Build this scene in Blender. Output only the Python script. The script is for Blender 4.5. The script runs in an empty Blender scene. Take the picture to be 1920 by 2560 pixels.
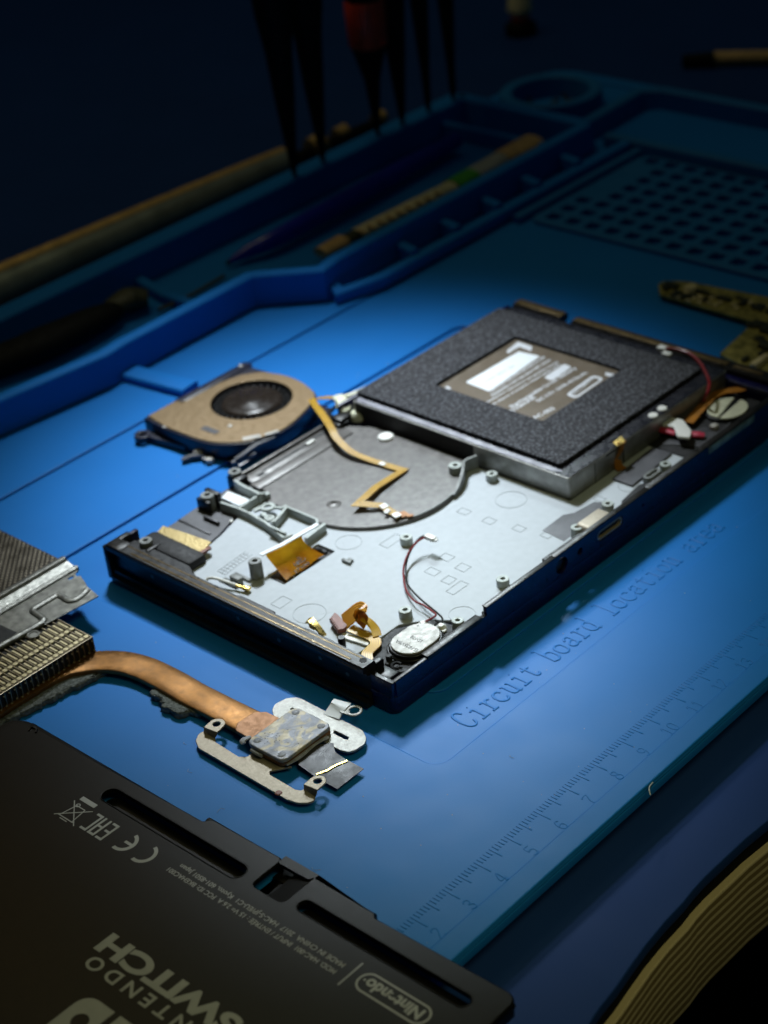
import bpy, bmesh, math, random
from mathutils import Vector, Matrix
random.seed(7)
PI = math.pi
sc = bpy.context.scene
COL = sc.collection
MM = 0.001

# ------------------------------------------------------------------ camera
CAM = Vector((-171.8256, -200.2154, 267.3158))
CR = Vector((0.67304841, -0.73298521, -0.09868391))
CU = Vector((0.44214095, 0.29179727, 0.84815431))
CF = Vector((0.59288887, 0.61448111, -0.52047647))
FPX = 4667.737
cd = bpy.data.cameras.new('camera'); cam = bpy.data.objects.new('camera', cd); COL.objects.link(cam)
m = Matrix.Identity(4)
for i in range(3):
    m[i][0] = CR[i]; m[i][1] = CU[i]; m[i][2] = -CF[i]; m[i][3] = CAM[i]*MM
cam.matrix_world = m
cd.sensor_fit = 'HORIZONTAL'; cd.sensor_width = 36; cd.lens = FPX/1920*36
cd.clip_start = 0.01; cd.clip_end = 50
cd.dof.use_dof = True; cd.dof.focus_distance = 0.420; cd.dof.aperture_fstop = 23
sc.camera = cam

# ------------------------------------------------------------------ world, lamps, exposure
w = bpy.data.worlds.new('World'); sc.world = w; w.use_nodes = True
bg = w.node_tree.nodes['Background']; bg.inputs[0].default_value = (0.16, 0.50, 0.75, 1); bg.inputs[1].default_value = 0.020
sc.view_settings.view_transform = 'Standard'; sc.view_settings.look = 'None'
sc.view_settings.exposure = 0; sc.view_settings.gamma = 1; sc.view_settings.use_curve_mapping = False

def aim(o, p):
    o.rotation_euler = (Vector(p)*MM - o.location).to_track_quat('-Z', 'Y').to_euler()
def spot(name, loc, target, power, col, ang, blend, radius):
    l = bpy.data.lights.new(name, 'SPOT'); l.energy = power; l.color = col; l.spot_size = math.radians(ang)
    l.spot_blend = blend; l.shadow_soft_size = radius*MM
    o = bpy.data.objects.new(name, l); COL.objects.link(o); o.location = Vector(loc)*MM; aim(o, target); return o
def area(name, loc, target, power, col, size):
    l = bpy.data.lights.new(name, 'AREA'); l.energy = power; l.color = col; l.size = size*MM
    o = bpy.data.objects.new(name, l); COL.objects.link(o); o.location = Vector(loc)*MM; aim(o, target); return o
spot('bench_lamp', (262, 302, 362), (136, 132, 0), 13.5, (0.84, 0.93, 1.0), 34, 1.0, 34)
spot('added_glow_spot', (419, 347, 347), (90, 46, 0), 7.0, (0.80, 0.95, 1.0), 12.5, 1.0, 30)  # added spot for the bright glow beside the console's front corner
spot('added_front_fill', (20, -250, 440), (58, -6, 0), 2.4, (1.0, 0.96, 0.44), 44, 1.0, 110)  # added warm fill for the foreground shade and desk edge
area('added_warm_sheen', (171, 476, 425), (-70, 60, 0), 0.05, (1.0, 0.66, 0.26), 130)  # added emitter, mirrored in the cover as a warm brown sheen
area('added_back_fill', (330, 460, 780), (240, 240, 0), 0.38, (1.0, 1.0, 0.55), 260)  # added soft fill that lifts the far trays and background

# ------------------------------------------------------------------ measuring helpers (millimetres)
def at(px, py, z=0.0):
    """point on the horizontal plane z that was measured at photo position px,py"""
    d = CF + (px-960)/FPX*CR - (py-1280)/FPX*CU
    t = (z-CAM.z)/d.z
    p = CAM + d*t
    return (p.x, p.y, z)
CX, CY, CT = 65.4132, 51.8625, -0.00886029
def loc(px, py, z=0.0):
    x, y, _ = at(px, py, z); x -= CX; y -= CY
    c, s = math.cos(CT), math.sin(CT)
    return (x*c+y*s, -x*s+y*c, z)
def crop(x0, y0, wd, fn):
    s = wd/1659
    return lambda a, b, z=0.0: fn(x0+a*s, y0+b*s, z)

# ------------------------------------------------------------------ materials
MATS = {}
def M(name, col, rough=0.5, metal=0.0, var=0.12, vscale=0.25, bump=0.0, bscale=4.0, spec=0.5, col2=None, rvar=0.1, coat=0.0, thr=None, detail=4):
    mt = bpy.data.materials.new(name); mt.use_nodes = True
    nt = mt.node_tree; N = nt.nodes; L = nt.links; b = N['Principled BSDF']
    tc = N.new('ShaderNodeTexCoord'); mp = N.new('ShaderNodeMapping'); mp.inputs['Scale'].default_value = (1000,)*3
    L.new(tc.outputs['Object'], mp.inputs['Vector'])
    n = N.new('ShaderNodeTexNoise'); n.inputs['Scale'].default_value = vscale; n.inputs['Detail'].default_value = detail
    L.new(mp.outputs[0], n.inputs['Vector'])
    r = N.new('ShaderNodeValToRGB')
    c2 = col2 if col2 else tuple(min(1, c*(1+var)) for c in col)
    c1 = col if col2 else tuple(c*(1-var) for c in col)
    lo, hi = thr if thr else (0.3, 0.7)
    r.color_ramp.elements[0].position = lo; r.color_ramp.elements[1].position = hi
    r.color_ramp.elements[0].color = (*c1, 1); r.color_ramp.elements[1].color = (*c2, 1)
    L.new(n.outputs[0], r.inputs[0]); L.new(r.outputs[0], b.inputs['Base Color'])
    b.inputs['Metallic'].default_value = metal
    n2 = N.new('ShaderNodeTexNoise'); n2.inputs['Scale'].default_value = vscale*2.3; n2.inputs['Detail'].default_value = 6
    L.new(mp.outputs[0], n2.inputs['Vector'])
    mr = N.new('ShaderNodeMapRange'); mr.inputs[1].default_value = .3; mr.inputs[2].default_value = .7
    mr.inputs[3].default_value = max(0.03, rough-rvar); mr.inputs[4].default_value = min(1, rough+rvar)
    L.new(n2.outputs[0], mr.inputs[0]); L.new(mr.outputs[0], b.inputs['Roughness'])
    b.inputs['Specular IOR Level'].default_value = spec
    b.inputs['Coat Weight'].default_value = coat
    if bump:
        n3 = N.new('ShaderNodeTexNoise'); n3.inputs['Scale'].default_value = bscale; n3.inputs['Detail'].default_value = 3
        L.new(mp.outputs[0], n3.inputs['Vector'])
        bp = N.new('ShaderNodeBump'); bp.inputs['Strength'].default_value = bump; bp.inputs['Distance'].default_value = 0.0003
        L.new(n3.outputs[0], bp.inputs['Height']); L.new(bp.outputs[0], b.inputs['Normal'])
    MATS[name] = mt
    return mt
def speckle(name, base, dot, scale, size, rough, bump=.6):
    """foam / perforation look: voronoi cells"""
    mt = M(name, base, rough, 0, .2, .3)
    nt = mt.node_tree; N = nt.nodes; L = nt.links; b = N['Principled BSDF']
    mp = [x for x in N if x.type == 'MAPPING'][0]
    v = N.new('ShaderNodeTexVoronoi'); v.inputs['Scale'].default_value = scale; L.new(mp.outputs[0], v.inputs['Vector'])
    cr = N.new('ShaderNodeValToRGB'); cr.color_ramp.elements[0].position = 0; cr.color_ramp.elements[1].position = size
    cr.color_ramp.elements[0].color = (*dot, 1); cr.color_ramp.elements[1].color = (*base, 1)
    L.new(v.outputs['Distance'], cr.inputs[0])
    L.new(cr.outputs[0], b.inputs['Base Color'])
    bp = N.new('ShaderNodeBump'); bp.inputs['Strength'].default_value = bump; bp.inputs['Distance'].default_value = 0.0004; bp.invert = True
    L.new(v.outputs['Distance'], bp.inputs['Height']); L.new(bp.outputs[0], b.inputs['Normal'])
    return mt
def stripes(name, c1, c2, count, rough=.35, duty=.5, along=False, var=.15):
    """traces running along a ribbon, from its UV"""
    mt = bpy.data.materials.new(name); mt.use_nodes = True
    nt = mt.node_tree; N = nt.nodes; L = nt.links; b = N['Principled BSDF']
    uv = N.new('ShaderNodeUVMap'); sx = N.new('ShaderNodeSeparateXYZ'); L.new(uv.outputs[0], sx.inputs[0])
    mu = N.new('ShaderNodeMath'); mu.operation = 'MULTIPLY'; mu.inputs[1].default_value = count; L.new(sx.outputs[1 if along else 0], mu.inputs[0])
    fr = N.new('ShaderNodeMath'); fr.operation = 'FRACT'; L.new(mu.outputs[0], fr.inputs[0])
    cr = N.new('ShaderNodeValToRGB'); e = cr.color_ramp.elements
    e[0].position = 0; e[0].color = (*c1, 1); e[1].position = duty; e[1].color = (*c2, 1)
    e2 = e.new(duty-.12); e2.color = (*c1, 1); e3 = e.new(.9); e3.color = (*c2, 1); e4 = e.new(1.0); e4.color = (*c1, 1)
    L.new(fr.outputs[0], cr.inputs[0])
    tc = N.new('ShaderNodeTexCoord'); n = N.new('ShaderNodeTexNoise'); n.inputs['Scale'].default_value = 350
    L.new(tc.outputs['Object'], n.inputs['Vector'])
    hs = N.new('ShaderNodeMapRange'); hs.inputs[3].default_value = 1-var*2; hs.inputs[4].default_value = 1+var*2; L.new(n.outputs[0], hs.inputs[0])
    mx = N.new('ShaderNodeVectorMath'); mx.operation = 'SCALE'; L.new(cr.outputs[0], mx.inputs[0]); L.new(hs.outputs[0], mx.inputs['Scale'])
    L.new(mx.outputs[0], b.inputs['Base Color'])
    b.inputs['Roughness'].default_value = rough
    bp = N.new('ShaderNodeBump'); bp.inputs['Strength'].default_value = .4; bp.inputs['Distance'].default_value = 0.0001
    L.new(fr.outputs[0], bp.inputs['Height']); L.new(bp.outputs[0], b.inputs['Normal'])
    return mt

M('silicone', (0.008, 0.155, 0.50), .46, 0, .03, .04, .08, 3.2, .13, rvar=.02)
M('silicone_grid', (0.008, 0.14, 0.40), .55, 0, .06, .04, .1, 3, .3)
M('desk', (0.010, 0.038, 0.16), .6, 0, .05, .03, .03, 2, .1, rvar=.02)
M('desk_liner', (0.004, 0.004, 0.004), .9, 0, .2, .2, spec=.1)
M('black_plastic', (0.008, 0.008, 0.009), .38, 0, .3, .4, .10, 5, .3)
M('black_matte', (0.012, 0.012, 0.013), .6, 0, .3, .5, .2, 6, .3)
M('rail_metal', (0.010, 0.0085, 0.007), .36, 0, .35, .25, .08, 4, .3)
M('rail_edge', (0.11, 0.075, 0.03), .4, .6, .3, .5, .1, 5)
M('shell_metal', (0.003, 0.003, 0.045), .34, 0, .2, .3, .06, 5, .5)  # navy base paints the blue mat's reflection onto the black shell
M('white_plate', (0.42, 0.455, 0.49), .58, 0, .035, .5, .06, 5, .25, rvar=.03)
M('plate_line', (0.32, 0.345, 0.37), .6, .1, .1, .2)
M('charcoal', (0.055, 0.055, 0.062), .48, .2, .25, .18, .18, 5, .5)
M('fan_bay', (0.105, 0.099, 0.094), .42, .2, .28, .5, .12, 6, .5, detail=8)
M('grey_plastic', (0.16, 0.17, 0.165), .5, 0, .2, .3, .15, 5, .4)
M('frame_top', (0.33, 0.36, 0.34), .5, .1, .15, .3, .15, 5, .4)
M('cast_metal', (0.30, 0.30, 0.285), .45, .75, .28, .22, .3, 2.5, .5)
M('steel', (0.30, 0.295, 0.275), .48, .45, .16, 1.4, .22, 5, .4)
M('steel_warm', (0.30, 0.26, 0.20), .50, .4, .10, 1.2, .12, 5, .4)
M('aluminium', (0.17, 0.17, 0.155), .40, .6, .4, .5, .2, 5, .4)
M('copper', (0.25, 0.112, 0.026), .38, .7, .3, .5, .14, 6.0, .5, col2=(0.13, 0.058, 0.015), thr=(.25,.75), detail=12)
M('copper_bare', (0.24, 0.115, 0.05), .5, .5, .15, .3, .2, 4)
M('paste', (0.22, 0.23, 0.27), .5, .1, .1, .16, .5, .9, .4, col2=(0.42, 0.36, 0.25), thr=(.47, .60), detail=8)
[x for x in MATS['paste'].node_tree.nodes if x.type == 'TEX_NOISE'][0].inputs['Distortion'].default_value = 2.2
M('paste_blob', (0.26, 0.27, 0.31), .6, 0, .25, .6, .8, 1.5)
M('dark_gap', (0.004, 0.004, 0.005), .7, 0, .1, .3)
M('gold', (0.80, 0.58, 0.18), .30, .9, .2, .5, .2, 3)
M('gold_tape', (0.52, 0.40, 0.18), .42, .4, .2, .22, .5, 1.5, col2=(.30, .22, .10), thr=(.60, .68))
M('kapton', (0.98, 0.68, 0.04), .28, 0, .3, .22, .2, 1.0, .6, col2=(0.80, 0.42, 0.02))
M('kapton_edge', (0.85, 0.66, 0.05), .4)
M('ink', (0.012, 0.010, 0.008), .6)
M('battery_label', (0.12, 0.092, 0.062), .42, .1, .1, .2)
M('white_print', (0.60, 0.62, 0.66), .5, 0, .08, .4)
M('white_sticker', (0.76, 0.80, 0.84), .45, 0, .03, .4)
M('grey_print', (0.28, 0.30, 0.30), .6)
M('white_plastic', (0.72, 0.72, 0.68), .45, 0, .06, .6, .2, 2)
M('cream_tape', (0.60, 0.60, 0.44), .5, 0, .15, .3, .5, .8)
M('film_black', (0.015, 0.015, 0.02), .28, 0, .2, .2, .15, 1)
M('film_edge', (0.12, 0.12, 0.16), .5, 0, .2, .15, .2, .6)
M('wire_black', (0.008, 0.008, 0.008), .35)
M('wire_red', (0.20, 0.008, 0.010), .35)
M('speaker_face', (0.31, 0.30, 0.28), .55, .2, .12, .35, .15, 3, col2=(.42, .41, .38))
M('fan_plate', (0.21, 0.14, 0.068), .42, .3, .04, .3, .05, 8)
M('fan_hub', (0.020, 0.015, 0.012), .25, 0, .15, .2, spec=.2)
M('fan_body', (0.006, 0.007, 0.022), .4, 0, .2, .3)
M('cover', (0.005, 0.0045, 0.004), .32, 0, .12, .5, .05, 9, .14, rvar=.02)
M('cover_print', (0.36, 0.37, 0.39), .5, 0, .05, .4)
M('fin', (0.30, 0.25, 0.17), .38, .85, .25, .6, .1, 3)
M('fin_pad', (0.58, 0.50, 0.30), .42, .5, .12, 1.2)
M('foam_grey', (0.115, 0.125, 0.12), .95, 0, .5, 1.6, .9, 2.5, .1)
M('brown_conn', (0.17, 0.045, 0.025), .5, 0, .25, .8, .3, 3)
M('orange_flex', (0.50, 0.20, 0.02), .4, .1, .25, .3)
M('magenta', (0.42, 0.015, 0.05), .5)
M('pcb', (0.13, 0.115, 0.02), .4, .25, .5, .35, .3, 2, col2=(.50, .42, .12))
M('pcb_dark', (0.03, 0.03, 0.012), .4, .2, .4, .5)
M('rod_metal', (0.20, 0.22, 0.20), .4, .35, .2, .1)
M('rod_gold', (0.60, 0.36, 0.12), .45, .3, .2, .2)
M('pen_blue', (0.006, 0.010, 0.34), .35)
M('tan', (0.52, 0.31, 0.12), .6, 0, .25, .3)
M('cream', (0.62, 0.52, 0.30), .6, 0, .25, .25)
M('green', (0.06, 0.32, 0.02), .5)
M('pale_grey', (0.38, 0.36, 0.33), .5, 0, .15, .3)
M('tool_black', (0.004, 0.004, 0.004), .7, spec=.15)
M('tool_red', (0.75, 0.05, 0.01), .45)
M('olive', (0.03, 0.03, 0.008), .6)
M('side_sticker', (0.16, 0.24, 0.24), .6, 0, .5, .35)
M('hair', (0.45, 0.47, 0.42), .5)
speckle('foam_pad', (0.014, 0.0145, 0.018), (0.12, 0.125, 0.145), 1.0, .55, .9, .8)
MATS['flex_yellow'] = stripes('flex_yellow', (0.95, 0.62, 0.05), (0.36, 0.16, 0.01), 5, .38, .5)
MATS['flex_gold'] = stripes('flex_gold', (0.62, 0.36, 0.015), (0.28, 0.15, 0.004), 3, .5, .5)
MATS['flex_brown'] = stripes('flex_brown', (0.80, 0.42, 0.06), (0.38, 0.16, 0.02), 7, .28, .5)
def translucent(name, amount):
    nt_ = MATS[name].node_tree; N_ = nt_.nodes; L_ = nt_.links; b_ = N_['Principled BSDF']; o_ = [x for x in N_ if x.type == 'OUTPUT_MATERIAL'][0]
    t_ = N_.new('ShaderNodeBsdfTranslucent'); src = b_.inputs['Base Color'].links[0].from_socket; L_.new(src, t_.inputs[0])
    mx_ = N_.new('ShaderNodeMixShader'); mx_.inputs[0].default_value = amount; L_.new(b_.outputs[0], mx_.inputs[1]); L_.new(t_.outputs[0], mx_.inputs[2]); L_.new(mx_.outputs[0], o_.inputs[0])
for n_, k_ in (('kapton', .80), ('flex_yellow', .2), ('flex_brown', .45), ('orange_flex', .3), ('flex_gold', .2)): translucent(n_, k_)
# laminated plywood: even layers by height
mt = M('plywood', (0.20, 0.165, 0.07), .6, 0, .12, .3, .4, 1.2, .3)
nt = mt.node_tree; N = nt.nodes; L = nt.links
sx = N.new('ShaderNodeSeparateXYZ'); mp = [x for x in N if x.type == 'MAPPING'][0]; L.new(mp.outputs[0], sx.inputs[0])
nn = N.new('ShaderNodeTexNoise'); nn.inputs['Scale'].default_value = .05; L.new(mp.outputs[0], nn.inputs['Vector'])
ad = N.new('ShaderNodeMath'); ad.operation = 'MULTIPLY_ADD'; ad.inputs[1].default_value = .9; L.new(nn.outputs[0], ad.inputs[0]); L.new(sx.outputs[2], ad.inputs[2])
mu = N.new('ShaderNodeMath'); mu.operation = 'MULTIPLY'; mu.inputs[1].default_value = .42; L.new(ad.outputs[0], mu.inputs[0])
fr = N.new('ShaderNodeMath'); fr.operation = 'FRACT'; L.new(mu.outputs[0], fr.inputs[0])
cr = N.new('ShaderNodeValToRGB'); e = cr.color_ramp.elements; e[0].color = (.15, .11, .05, 1); e[0].position = .5; e[1].color = (.40, .33, .20, 1); e[1].position = .6
e3 = e.new(.93); e3.color = (.40, .33, .20, 1); e4 = e.new(1.0); e4.color = (.15, .11, .05, 1)
L.new(fr.outputs[0], cr.inputs[0]); L.new(cr.outputs[0], N['Principled BSDF'].inputs['Base Color'])
# perforated shield: a regular grid of bright rims
mt = M('mesh_plate', (0.05, 0.042, 0.032), .4, .7, .2, .1)
nt = mt.node_tree; N = nt.nodes; L = nt.links
mp = [x for x in N if x.type == 'MAPPING'][0]
m2 = N.new('ShaderNodeMapping'); m2.inputs['Scale'].default_value = (.80, .80, 0); m2.inputs['Rotation'].default_value = (0, 0, PI/4); L.new(mp.outputs[0], m2.inputs[0])
fr = N.new('ShaderNodeVectorMath'); fr.operation = 'FRACTION'; L.new(m2.outputs[0], fr.inputs[0])
di = N.new('ShaderNodeVectorMath'); di.operation = 'DISTANCE'; di.inputs[1].default_value = (.5, .5, 0); L.new(fr.outputs[0], di.inputs[0])
cr = N.new('ShaderNodeValToRGB'); e = cr.color_ramp.elements; e[0].position = .18; e[0].color = (.34, .30, .23, 1); e[1].position = .27; e[1].color = (.035, .029, .022, 1)
L.new(di.outputs['Value'], cr.inputs[0]); L.new(cr.outputs[0], N['Principled BSDF'].inputs['Base Color'])

# ------------------------------------------------------------------ mesh building (millimetres in, metres out)
def rrect(x0, y0, x1, y1, r=1.0, n=6):
    r = min(r, (x1-x0)/2-1e-4, (y1-y0)/2-1e-4)
    if r <= 0: return [(x0, y0), (x1, y0), (x1, y1), (x0, y1)]
    o = []
    for cx, cy, a0 in ((x1-r, y0+r, -90), (x1-r, y1-r, 0), (x0+r, y1-r, 90), (x0+r, y0+r, 180)):
        for k in range(n+1):
            a = math.radians(a0+90*k/n); o.append((cx+r*math.cos(a), cy+r*math.sin(a)))
    return o
def circ(cx, cy, r, n=32, ry=None):
    return [(cx+r*math.cos(2*PI*k/n), cy+(ry or r)*math.sin(2*PI*k/n)) for k in range(n)]
def rpoly(pts, r=1.0, n=5):
    """polygon with rounded corners; r a number or a list"""
    o = []; m_ = len(pts)
    for i in range(m_):
        p = Vector(pts[i][:2]); a = Vector(pts[i-1][:2])-p; b = Vector(pts[(i+1) % m_][:2])-p
        rr = r[i] if isinstance(r, (list, tuple)) else r
        if rr <= 0 or a.length < 1e-6 or b.length < 1e-6: o.append(tuple(p)); continue
        ang = a.angle(b); d = min(rr/math.tan(max(ang/2, .05)), a.length*.49, b.length*.49)
        s = p+a.normalized()*d; e_ = p+b.normalized()*d
        for k in range(n+1):
            t = k/n; q = s*(1-t)**2+p*2*t*(1-t)+e_*t*t; o.append(tuple(q))
    return o
class MB:
    def __init__(s): s.bm = bmesh.new(); s.uv = s.bm.loops.layers.uv.new('UVMap')
    def box(s, x0, y0, z0, x1, y1, z1, bev=0.0, mat=None):
        r = bmesh.ops.create_cube(s.bm, size=1)
        for v in r['verts']:
            v.co = Vector(((x0+x1)/2+v.co.x*(x1-x0), (y0+y1)/2+v.co.y*(y1-y0), (z0+z1)/2+v.co.z*(z1-z0)))
            if mat: v.co = mat @ v.co
        if bev:
            es = list({e for v in r['verts'] for e in v.link_edges})
            bmesh.ops.bevel(s.bm, geom=es, offset=bev, segments=2, affect='EDGES', profile=.5)
        return s
    def plate(s, polys, z0, z1, bev=0.0, res=2, mat=None):
        """outline first, then holes; a solid between z0 and z1 with rounded edges"""
        cu = bpy.data.curves.new('tmp', 'CURVE'); cu.dimensions = '2D'; cu.fill_mode = 'BOTH'
        for p in polys:
            sp = cu.splines.new('POLY'); sp.points.add(len(p)-1); sp.use_cyclic_u = True
            for k, q in enumerate(p): sp.points[k].co = (q[0], q[1], 0, 1)
        h = z1-z0; bev = min(bev, h/2*.98)
        cu.extrude = max(h/2-bev, 1e-5)
        if bev: cu.bevel_depth = bev; cu.bevel_resolution = res; cu.offset = -bev
        s._curve(cu, Matrix.Translation((0, 0, (z0+z1)/2)), mat); return s
    def _curve(s, cu, T, mat=None):
        o = bpy.data.objects.new('tmp', cu); COL.objects.link(o)
        dg = bpy.context.evaluated_depsgraph_get(); me = bpy.data.meshes.new_from_object(o.evaluated_get(dg))
        me.transform(T)
        if mat: me.transform(mat)
        s.bm.from_mesh(me)
        bpy.data.objects.remove(o); bpy.data.curves.remove(cu); bpy.data.meshes.remove(me)
    def text(s, txt, width, origin, adv, up, thick=.03, height=None, bold=0.0, space=1.0):
        """lettering laid on a plane: origin = left end of the base line"""
        cu = bpy.data.curves.new('tmp', 'FONT'); cu.body = txt; cu.size = 1; cu.offset = bold; cu.space_character = space
        o = bpy.data.objects.new('tmp', cu); COL.objects.link(o)
        dg = bpy.context.evaluated_depsgraph_get(); me = bpy.data.meshes.new_from_object(o.evaluated_get(dg))
        xs = [v.co.x for v in me.vertices]; ys = [v.co.y for v in me.vertices]
        sx_ = width/(max(xs)-min(xs)); sy_ = (height/(max(ys)-min(ys))) if height else sx_
        adv = Vector(adv).normalized(); up = Vector(up).normalized(); nn_ = adv.cross(up)
        y0 = min(ys) if height else 0
        bm2 = bmesh.new(); bm2.from_mesh(me)
        r = bmesh.ops.extrude_face_region(bm2, geom=bm2.faces[:])
        for g in r['geom']:
            if isinstance(g, bmesh.types.BMVert): g.co.z = 1
        for v in bm2.verts:
            v.co = Vector(origin)+adv*((v.co.x-min(xs))*sx_)+up*((v.co.y-y0)*sy_)+nn_*(thick if v.co.z > .5 else 0)
        me2 = bpy.data.meshes.new('tmp'); bm2.to_mesh(me2); bm2.free(); s.bm.from_mesh(me2)
        bpy.data.objects.remove(o); bpy.data.curves.remove(cu); bpy.data.meshes.remove(me); bpy.data.meshes.remove(me2)
        return s
    def tube(s, pts, r, n=8, smooth=True, closed=False, flat=1.0):
        """round bar along points (r number or list)"""
        P = [Vector(p) for p in pts]
        if smooth and len(P) > 2: P, R = spline(P, r if isinstance(r, (list, tuple)) else None, closed)
        else: R = r if isinstance(r, (list, tuple)) else None
        N_ = len(P); rings = []; up = Vector((0, 0, 1))
        for i, p in enumerate(P):
            a = P[(i-1) % N_] if (closed or i > 0) else p; b = P[(i+1) % N_] if (closed or i < N_-1) else p
            t = (b-a).normalized(); u = t.cross(up)
            if u.length < 1e-3: u = t.cross(Vector((0, 1, 0)))
            u.normalize(); v = u.cross(t)
            rr = R[i] if R else r
            rings.append([s.bm.verts.new(p+u*rr*math.cos(2*PI*k/n)+v*rr*flat*math.sin(2*PI*k/n)) for k in range(n)])
        for i in range(N_ if closed else N_-1):
            A = rings[i]; B_ = rings[(i+1) % N_]
            for k in range(n): s.bm.faces.new((A[k], A[(k+1) % n], B_[(k+1) % n], B_[k]))
        if not closed:
            s.bm.faces.new(rings[0]); s.bm.faces.new(rings[-1][::-1])
        return s
    def lathe(s, prof, cx, cy, n=32, mat=None, z=0):
        """profile of (radius, height) turned round a vertical axis"""
        rings = []
        for r, h in prof:
            if r < 1e-4: rings.append([s.bm.verts.new((cx, cy, z+h))])
            else: rings.append([s.bm.verts.new((cx+r*math.cos(2*PI*k/n), cy+r*math.sin(2*PI*k/n), z+h)) for k in range(n)])
        for a, b in zip(rings, rings[1:]):
            for k in range(n):
                q = [a[k % len(a)], a[(k+1) % len(a)], b[(k+1) % len(b)], b[k % len(b)]]
                f = []
                for v in q:
                    if v not in f: f.append(v)
                if len(f) > 2: s.bm.faces.new(f)
        if mat:
            for ring in rings:
                for v in ring: v.co = mat @ v.co
        return s
    def ribbon(s, pts, width, thick=.15, smooth=False, side=None, widths=None):
        """flat strip along points; UV x runs across it"""
        P = [Vector(p) for p in pts]
        if smooth: P, _ = spline(P, None, False)
        N_ = len(P); rows = []; L_ = 0
        for i, p in enumerate(P):
            t1 = (p-P[i-1]).normalized() if i else None
            t2 = (P[i+1]-p).normalized() if i < N_-1 else None
            if i: L_ += (p-P[i-1]).length
            t = ((t1 or t2)+(t2 or t1))
            t = t.normalized() if t.length > 1e-4 else t2
            sd = Vector(side) if side else Vector((0, 0, 1)).cross(t)
            sd = sd-t*sd.dot(t)
            if sd.length < 1e-3: sd = Vector((0, 1, 0))
            sd.normalize()
            k = 1.0
            if t1 is not None and t2 is not None: k = 1/max(.45, math.cos(t1.angle(t2)/2))
            nrm = t.cross(sd)
            if nrm.z < 0: nrm = -nrm
            wd = (widths[i] if widths else width)/2*k
            rows.append(([s.bm.verts.new(p-sd*wd), s.bm.verts.new(p+sd*wd), s.bm.verts.new(p+sd*wd-nrm*thick), s.bm.verts.new(p-sd*wd-nrm*thick)], L_))
        for (A, la), (B_, lb) in zip(rows, rows[1:]):
            for k in range(4):
                f = s.bm.faces.new((A[k], A[(k+1) % 4], B_[(k+1) % 4], B_[k]))
                us = (0, 1, 1, 0)
                if k in (0, 2):
                    vals = ((us[k], la), (us[(k+1) % 4], la), (us[(k+1) % 4], lb), (us[k], lb))
                    for lp, q in zip(f.loops, vals): lp[s.uv].uv = q
        s.bm.faces.new(rows[0][0]); s.bm.faces.new(rows[-1][0][::-1])
        return s
    def profile(s, prof, u0, u1, axis='y', f0=None):
        """closed cross-section (a, z) swept along x or y"""
        A, B_ = [], []
        for a, z in prof:
            if axis == 'y': A.append(s.bm.verts.new((a, u0, z))); B_.append(s.bm.verts.new((a, u1, z)))
            else: A.append(s.bm.verts.new((u0, a, z))); B_.append(s.bm.verts.new((u1, a, z)))
        n = len(prof)
        for k in range(n): s.bm.faces.new((A[k], A[(k+1) % n], B_[(k+1) % n], B_[k]))
        s.bm.faces.new(A); s.bm.faces.new(B_[::-1]); return s
    def build(s, name, mat, parent=None, angle=35, split=False):
        if split:
            todo = set(s.bm.verts); groups = []
            while todo:
                v = todo.pop(); comp = {v}; st_ = [v]
                while st_:
                    for e_ in st_.pop().link_edges:
                        for w_ in e_.verts:
                            if w_ in todo: todo.discard(w_); comp.add(w_); st_.append(w_)
                lo = [min(w_.co[i] for w_ in comp)-.02 for i in range(3)]; hi = [max(w_.co[i] for w_ in comp)+.02 for i in range(3)]
                merged = [g for g in groups if all(lo[i] < g[2][i] and hi[i] > g[1][i] for i in range(3))]
                for g in merged:
                    comp |= g[0]; lo = [min(lo[i], g[1][i]) for i in range(3)]; hi = [max(hi[i], g[2][i]) for i in range(3)]; groups.remove(g)
                groups.append((comp, lo, hi))
            first = None
            groups.sort(key=lambda g: (round(g[1][0], 3), round(g[1][1], 3)))
            for k_, g in enumerate(groups):
                for i_, v in enumerate(s.bm.verts): v.index = i_
                keep = {v.index for v in g[0]}; nb = MB(); nb.bm.free(); nb.bm = s.bm.copy(); nb.bm.verts.ensure_lookup_table()
                bmesh.ops.delete(nb.bm, geom=[v for v in nb.bm.verts if v.index not in keep], context='VERTS')
                o_ = nb.build(name, mat, parent, angle); first = first or o_
            s.bm.free(); return first
        bmesh.ops.recalc_face_normals(s.bm, faces=s.bm.faces[:])
        for v in s.bm.verts: v.co *= MM
        me = bpy.data.meshes.new(name); s.bm.to_mesh(me); s.bm.free()
        for p in me.polygons: p.use_smooth = True
        me.set_sharp_from_angle(angle=math.radians(angle))
        me.materials.append(MATS[mat])
        o = bpy.data.objects.new(name, me); COL.objects.link(o)
        if parent: o.parent = parent
        return o
def spline(P, R, closed, sub=6):
    out, ro = [], []
    n = len(P)
    rng = range(n) if closed else range(n-1)
    for i in rng:
        p0 = P[(i-1) % n] if (closed or i > 0) else P[0]; p1 = P[i]; p2 = P[(i+1) % n]
        p3 = P[(i+2) % n] if (closed or i < n-2) else P[-1]
        for k in range(sub):
            t = k/sub
            out.append(.5*((2*p1)+(p2-p0)*t+(2*p0-5*p1+4*p2-p3)*t*t+(3*p1-3*p2+p3-p0)*t**3))
            if R: ro.append(R[i]*(1-t)+R[(i+1) % n]*t)
    if not closed:
        out.append(P[-1])
        if R: ro.append(R[-1])
    return out, (ro if R else None)
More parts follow.
